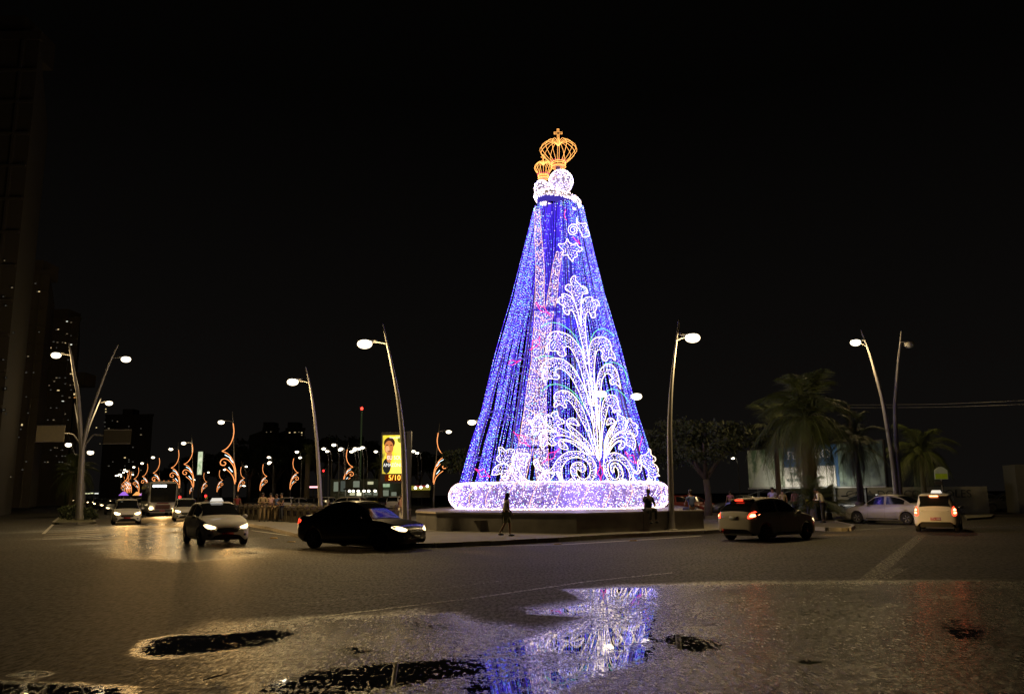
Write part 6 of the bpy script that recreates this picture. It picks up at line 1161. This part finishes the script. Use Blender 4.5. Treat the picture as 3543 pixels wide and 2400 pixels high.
# ================================================================ SHOPS AND SIGNS BEHIND THE SQUARE
def shops():
    Y = 135.0
    def bx(x0, y0, x1, y1, d0, d1, o): a, b = A(x0, y1, Y) - o, A(x1, y0, Y) - o; return MB().box(a.x, d0, a.z, b.x, d1, b.z)
    b = GX(1260, Y, 0); r = empty("shop_row", b, 0, "white lit shop row with a lamp hung canopy behind the parked cars", "building"); o = r.location; a1, b1 = A(1140, 1722, Y) - o, A(1395, 1655, Y) - o
    MB().box(a1.x, .4, 0, b1.x, 8, b1.z).build("wall", mat("shop_wall", (.14, .16, .12), .8), r); bx(1195, 1688, 1320, 1694, -1.6, .3, o).build("canopy", mat("canopy_dark", (.04, .04, .04), .7), r)
    LW = glow("shop_glow", (.95, .92, .55), .55); LG = glow("shop_glow_green", (.55, .62, .45), .28); LBR = glow("shop_glow_bright", (1, .95, .6), 1.3)
    for x0, y0, x1, y1, m_ in ((1152, 1665, 1172, 1700, LG), (1176, 1662, 1196, 1700, glow("shop_glow_dim", (.3, .35, .28), .2)), (1208, 1702, 1228, 1714, LW), (1232, 1702, 1250, 1715, LBR), (1262, 1702, 1285, 1712, LG), (1290, 1702, 1308, 1714, LG), (1322, 1694, 1345, 1716, LG), (1352, 1700, 1372, 1716, LG), (1220, 1662, 1244, 1686, LG), (1270, 1664, 1292, 1676, LW)):
        w = bx(x0, y0, x1, y1, .30, .39, o).build("window", mat("window_frame", (.1, .1, .09), .6), r); e = .04; bx(x0 + 1, y0 + 1, x1 - 1, y1 - 1, .24, .29, o).build("pane", m_, w)
    for px in (1215, 1228, 1245, 1265, 1281, 1303): p = A(px, 1698, Y) - o; mb = MB(); mb.ell((p.x, -1.4, p.z), (.22, .22, .18), 8, 6); mb.build("canopy_lamp", glow("bulb_warm", (1, .9, .7), 7), r)
    bx(1320, 1672, 1348, 1684, -1.0, .2, o).build("fascia_sign", glow("fascia_green", (.55, .75, .45), .6), r)
    k = empty("food_kiosk", GX(1455, Y - 10, 0), 0, "yellow and red lit kiosk between the clock billboard and the ring", "kiosk"); o = k.location; Y2 = Y - 10
    def b2(x0, y0, x1, y1, d0, d1): a, c = A(x0, y1, Y2) - o, A(x1, y0, Y2) - o; return MB().box(a.x, d0, a.z, c.x, d1, c.z)
    b2(1424, 1694, 1488, 1722, 0, 3).build("body", mat("kiosk_dark", (.06, .05, .03), .8), k); b2(1424, 1679, 1488, 1695, -.4, .2).build("fascia", glow("kiosk_yellow", (.50, .42, .06), .5), k); b2(1436, 1679, 1476, 1684, -.5, -.42).build("fascia_stripe", glow("kiosk_red", (.7, .08, .08), .5), k)
    for px, py in ((1439, 1687), (1458, 1685), (1480, 1681)): p = A(px, py, Y2) - o; mb = MB(); mb.ell((p.x, -.6, p.z), (.2, .2, .2), 8, 6); mb.build("kiosk_lamp", MATS["bulb_warm"], k)
shops()
def screen(nm, x0, y0, x1, y1, Y, m_, label, cat, group=None, text_=None):
    b = GX((x0 + x1) / 2, Y, 0); r = empty(nm, b, 0, label, cat, group); a, c = A(x0, y1, Y) - b, A(x1, y0, Y) - b; MB().box(a.x - .1, .02, a.z - .1, c.x + .1, .3, c.z + .1).build("casing", mat("dark_casing", (.03, .03, .03)), r); s_ = MB().box(a.x, -.03, a.z, c.x, .015, c.z).build("screen", m_, r)
    MB().box((a.x + c.x) / 2 - .12, .05, 0, (a.x + c.x) / 2 + .12, .25, a.z - .1).build("post", TRIM, r); return r
def pic(name, cols, sc, es):
    m = glow(name, cols[0], es); N = m.node_tree.nodes; L = m.node_tree.links; e = [n for n in N if n.type == 'EMISSION'][0]; t = N.new("ShaderNodeTexCoord"); n = N.new("ShaderNodeTexNoise"); n.inputs["Scale"].default_value = sc; r = N.new("ShaderNodeValToRGB"); r.color_ramp.elements[0].position = .35; r.color_ramp.elements[1].position = .65
    r.color_ramp.elements[0].color = (*cols[0], 1); r.color_ramp.elements[1].color = (*cols[1], 1); L.new(t.outputs["Generated"], n.inputs["Vector"]); L.new(n.outputs["Fac"], r.inputs[0]); L.new(r.outputs[0], e.inputs[0]); return m
screen("street_screen", 682, 1562, 702, 1641, 112, pic("screen_cream", [(.35, .5, .25), (.95, .98, .7)], 4, .9), "tall cream lit street screen between the orange lamp posts", "advertising screen")
screen("street_screen", 382, 1650, 431, 1676, 330, pic("screen_pink", [(.8, .25, .22), (.9, .85, .75)], 3, .6), "wide pinkish screen far down the avenue", "advertising screen")
screen("shop_sign", 221 - 11, 1681, 221 + 12, 1690, 280, glow("sign_amber", (1, .55, .03), 1.2), "flat amber sign glowing left of the median palms", "sign"); screen("shop_sign", 86, 1650, 95, 1664, 230, glow("sign_pale", (.8, .85, .55), .8), "left half of the pale twin sign at far left", "sign"); screen("shop_sign", 97.5, 1650, 106, 1664, 230, glow("sign_pale", (.8, .85, .55), .8), "right half of the pale twin sign at far left", "sign")
screen("shop_sign", 1068, 1681, 1099, 1687, 150, glow("sign_pink", (1, .45, .5), 2.0), "pink and white lit sign behind the thin curved lamp post", "sign"); screen("shop_sign", 155, 1680, 163, 1688, 260, MATS["sign_amber"], "small amber light sign left of the flat amber sign", "sign")
for x0, x1, m_, lab in ((410, 434, glow("tent_violet", (.5, .2, 1.0), .8), "violet lit stall roof down the avenue"), (458, 480, glow("tent_orange", (1, .45, .12), 1.0), "orange lit stall roof left of the bus"), (481, 501, glow("tent_magenta", (.85, .35, 1.0), .9), "magenta lit stall roof touching the bus")):
    r = empty("stall", GX((x0 + x1) / 2, 210, 0), 0, lab, "stall", "lit stalls down the avenue"); b = r.location; a, c = A(x0, 1713, 210) - b, A(x1, 1700, 210) - b; mb = MB(); mb.add([(a.x, 0, a.z), (c.x, 0, a.z), (c.x, 2, a.z), (a.x, 2, a.z), ((a.x + c.x) / 2 - .3, 1, c.z), ((a.x + c.x) / 2 + .3, 1, c.z)], [(0, 1, 5, 4), (1, 2, 5), (2, 3, 4, 5), (3, 0, 4)]); mb.build("roof", m_, r); mb = MB()
    for x in (a.x, c.x): mb.box(x - .05, 0, 0, x + .05, .1, a.z)
    mb.build("leg", TRIM, r)
# strip of distant traffic lights / bus signs
for x, y, w, c in ((303, 1706, 9, "sign_cream"), (318, 1705, 5, "sign_cream"), (334, 1706, 7, "sign_white2"), (357, 1707, 7, "sign_amber")):
    if c not in MATS: glow(c, (.9, .9, .5) if c == "sign_cream" else (1, 1, .9), 1.0)
    screen("bus_sign", x - w, y - 1.5, x + w, y + 2, 330, MATS[c], {303: "leftmost pale", 318: "small pale", 334: "bright white", 357: "amber"}[x] + " lit board of a far vehicle above the oncoming headlights", "sign", "lit boards of far vehicles")
# red traffic lights
for px, py, Y, lab in ((708, 1715, 75, "red light just above the green helmet"), (618, 1719, 70, "red light at the right side of the bus"), (1115, 1628, 90, "red signal beside the thin curved lamp post")):
    r = empty("traffic_light", GX(px, Y, 0), 0, lab, "traffic light"); p = A(px, py, Y) - r.location; mb = MB(); mb.tube([(0, .1, 0), (0, .1, p.z)], .05, 5); mb.build("pole", TRIM, r); MB().box(-.14, 0, p.z - .6, .14, .2, p.z + .2).build("housing", TRIM, r); mb = MB(); mb.ell((0, -.02, p.z), (.11, .04, .11), 8, 6); mb.build("red_lens", glow("signal_red", (1, .02, .02), 5), r)
# ================================================================ TALL BUILDINGS
FAC = mat("dark_facade", (.20, .17, .11), .9, noise=.25, scale=.1); FAC2 = mat("dim_facade", (.035, .03, .022), .9, noise=.3, scale=.1)
WL = {k: glow("window_" + k, c, e) for k, c, e in (("warm", (1, .75, .35), .9), ("dim", (.9, .7, .4), .18), ("white", (.9, .95, .75), 1.2), ("orange", (1, .42, .1), .5), ("faint", (.8, .75, .6), .07))}
def tower(px0, px1, ytop, Y, label, wins, m=FAC, depth=25, floors=None, rail=True):
    b = GX((px0 + px1) / 2, Y, 0); r = empty("apartment_tower", b, 0, label, "building"); o = r.location; a, c = A(px0, 1709, Y) - o, A(px1, ytop, Y) - o; a.x = A(px0, ytop + (1709 - ytop) * .5, Y).x - o.x; c.x = A(px1, ytop + (1709 - ytop) * .5, Y).x - o.x
    sh = AV * (depth / AV.y); mb = MB(); mb.add([(a.x, 0, 0), (c.x, 0, 0), (c.x + sh.x, depth, 0), (a.x + sh.x, depth, 0), (a.x, 0, c.z), (c.x, 0, c.z), (c.x + sh.x, depth, c.z), (a.x + sh.x, depth, c.z)], [(0, 3, 2, 1), (4, 5, 6, 7), (0, 1, 5, 4), (1, 2, 6, 5), (2, 3, 7, 6), (3, 0, 4, 7)]); mb.build("wall", m, r); MB().box(a.x - .2, -.2, c.z, c.x + .2, .3, c.z + .9).build("parapet", m, r); MB().box((a.x + c.x) / 2 - 3, .5, c.z + .0, (a.x + c.x) / 2 + 1, 6, c.z + 3).build("water_tank", m, r)
    n = floors or int(c.z / 3.1)
    for i in range(1, n):
        z = i * c.z / n; MB().box(a.x - .02, -.35, z - .12, c.x + .02, -.01, z + .12).build("floor_band", m, r)
    # recessed bays
    nb = max(2, int((c.x - a.x) / 5))
    for k in range(nb): x = a.x + (c.x - a.x) * (k + .5) / nb; MB().box(x - .12, -.30, 0, x + .12, -.01, c.z - .1).build("fin", m, r)
    for wx_, wy, k, w, h in wins:
        p = A(wx_, wy, Y - .5) - o; s_ = Y / F; f = MB().box(p.x - w * s_ - .08, -.44, p.z - h * s_ - .08, p.x + w * s_ + .08, -.37, p.z + h * s_ + .08).build("window", TRIM, r); MB().box(p.x - w * s_, -.47, p.z - h * s_, p.x + w * s_, -.445, p.z + h * s_).build("pane", WL[k], f)
    return r
def wz(l, ox=0, oy=1000, s=1.749): return [(ox + x / s, oy + y / s, k, w, h) for x, y, k, w, h in l]
tower(-160, 58, 140, 75, "tallest dark apartment tower cut by the left edge", wz([(20, 730, "faint", 3, 2), (30, 600, "faint", 2, 3)]), FAC2, 20)
tower(30, 138, 950, 150, "dark tower behind the left edge with a few dim windows", wz([(83, 12, "dim", 3, 2), (80, 55, "faint", 3, 2), (120, 58, "dim", 3, 2), (65, 730, "white", 4, 2.5), (132, 820, "warm", 2.5, 3), (57, 862, "dim", 2, 3)]))
tower(128, 250, 1110, 190, "wide residential tower dotted with small lit windows behind the V lamp", wz([(282, 195, "white", 2.5, 1.2), (405, 195, "white", 3, 1.2), (430, 201, "dim", 3, 1), (248, 222, "dim", 2, 2), (352, 243, "warm", 2.5, 1.6), (405, 270, "dim", 3, 1), (347, 322, "dim", 3, 1), (378, 322, "dim", 2, 1), (395, 325, "warm", 2, 1), (430, 335, "white", 3, 1.6), (428, 512, "warm", 3, 1.5), (328, 557, "dim", 2.5, 1.5), (297, 582, "dim", 2, 1.5), (272, 612, "orange", 3, 2), (352, 612, "warm", 4, 1.6), (425, 580, "dim", 2, 1.5), (245, 632, "dim", 3, 1), (420, 655, "dim", 3, 1.5), (380, 677, "white", 4, 1), (186, 853, "warm", 2, 1), (186, 912, "dim", 2, 1), (332, 958, "dim", 3, 1), (346, 960, "dim", 2, 1)]))
tower(246, 262, 1330, 192, "narrow lit stairwell tower against the wide residential tower", wz([(447, 635, "warm", 4, 3), (452, 655, "orange", 3, 2)]))
tower(356, 520, 1440, 320, "far block with scattered windows above the orange posts", wz([(640, 725, "warm", 2, 1.5), (640, 742, "warm", 2, 1.5), (583, 837, "warm", 2, 1.5), (710, 800, "dim", 2, 1.5), (605, 935, "dim", 2, 1), (680, 795, "faint", 2, 1), (700, 860, "faint", 2, 2)]), FAC2)
tower(905, 960, 1488, 300, "far pale block left of the curved lamp posts", [(922, 1494, "dim", 2, 1), (937, 1493, "dim", 2, 1), (935, 1553, "faint", 3, 1)], FAC2); tower(985, 1050, 1488, 300, "far block with a lit top storey behind the thin curved lamp post", [(1002, 1496, "warm", 2.5, 1.6), (1020, 1495, "warm", 3, 1), (1034, 1494, "dim", 2, 1), (1044, 1496, "warm", 2, 2), (1044, 1504, "dim", 2, 2), (1043, 1523, "faint", 3, 2)], FAC2)
rw = random.Random(5)
for nm_, (x0, x1, y0, y1, Y_, n_) in {"apartment_tower": (4, 52, 900, 1680, 75, 9), "apartment_tower.001": (64, 134, 980, 1680, 150, 22), "apartment_tower.002": (134, 245, 1140, 1660, 190, 46), "apartment_tower.004": (362, 515, 1460, 1640, 320, 22)}.items():
    r = bpy.data.objects[nm_]; o = r.location
    for _ in range(n_):
        px = x0 + (x1 - x0) * rw.randrange(12) / 11; py = y0 + (y1 - y0) * rw.randrange(26) / 25; k = rw.choice(("dim", "faint", "faint", "faint", "warm" if rw.random() < .3 else "faint")); p = A(px, py, Y_ - .5) - o; s_ = Y_ / F; w = rw.choice((1.6, 2.4, 3)); h = 1.6
        f = MB().box(p.x - w * s_ - .06, -.36, p.z - h * s_ - .06, p.x + w * s_ + .06, -.31, p.z + h * s_ + .06).build("window", TRIM, r); MB().box(p.x - w * s_, -.40, p.z - h * s_, p.x + w * s_, -.365, p.z + h * s_).build("pane", WL[k], f)
b = A(172, 1069, 190); r = empty("roof_beacon", b, 0, "red warning beacon above the wide residential tower", "beacon"); mb = MB(); mb.tube([(0, 2, -4.5), (0, 2, 0)], .08, 4); mb.build("mast", TRIM, r); mb = MB(); mb.ell((0, 2, 0), (.28, .28, .2), 8, 6); mb.build("lens", MATS["red_beacon"], r)
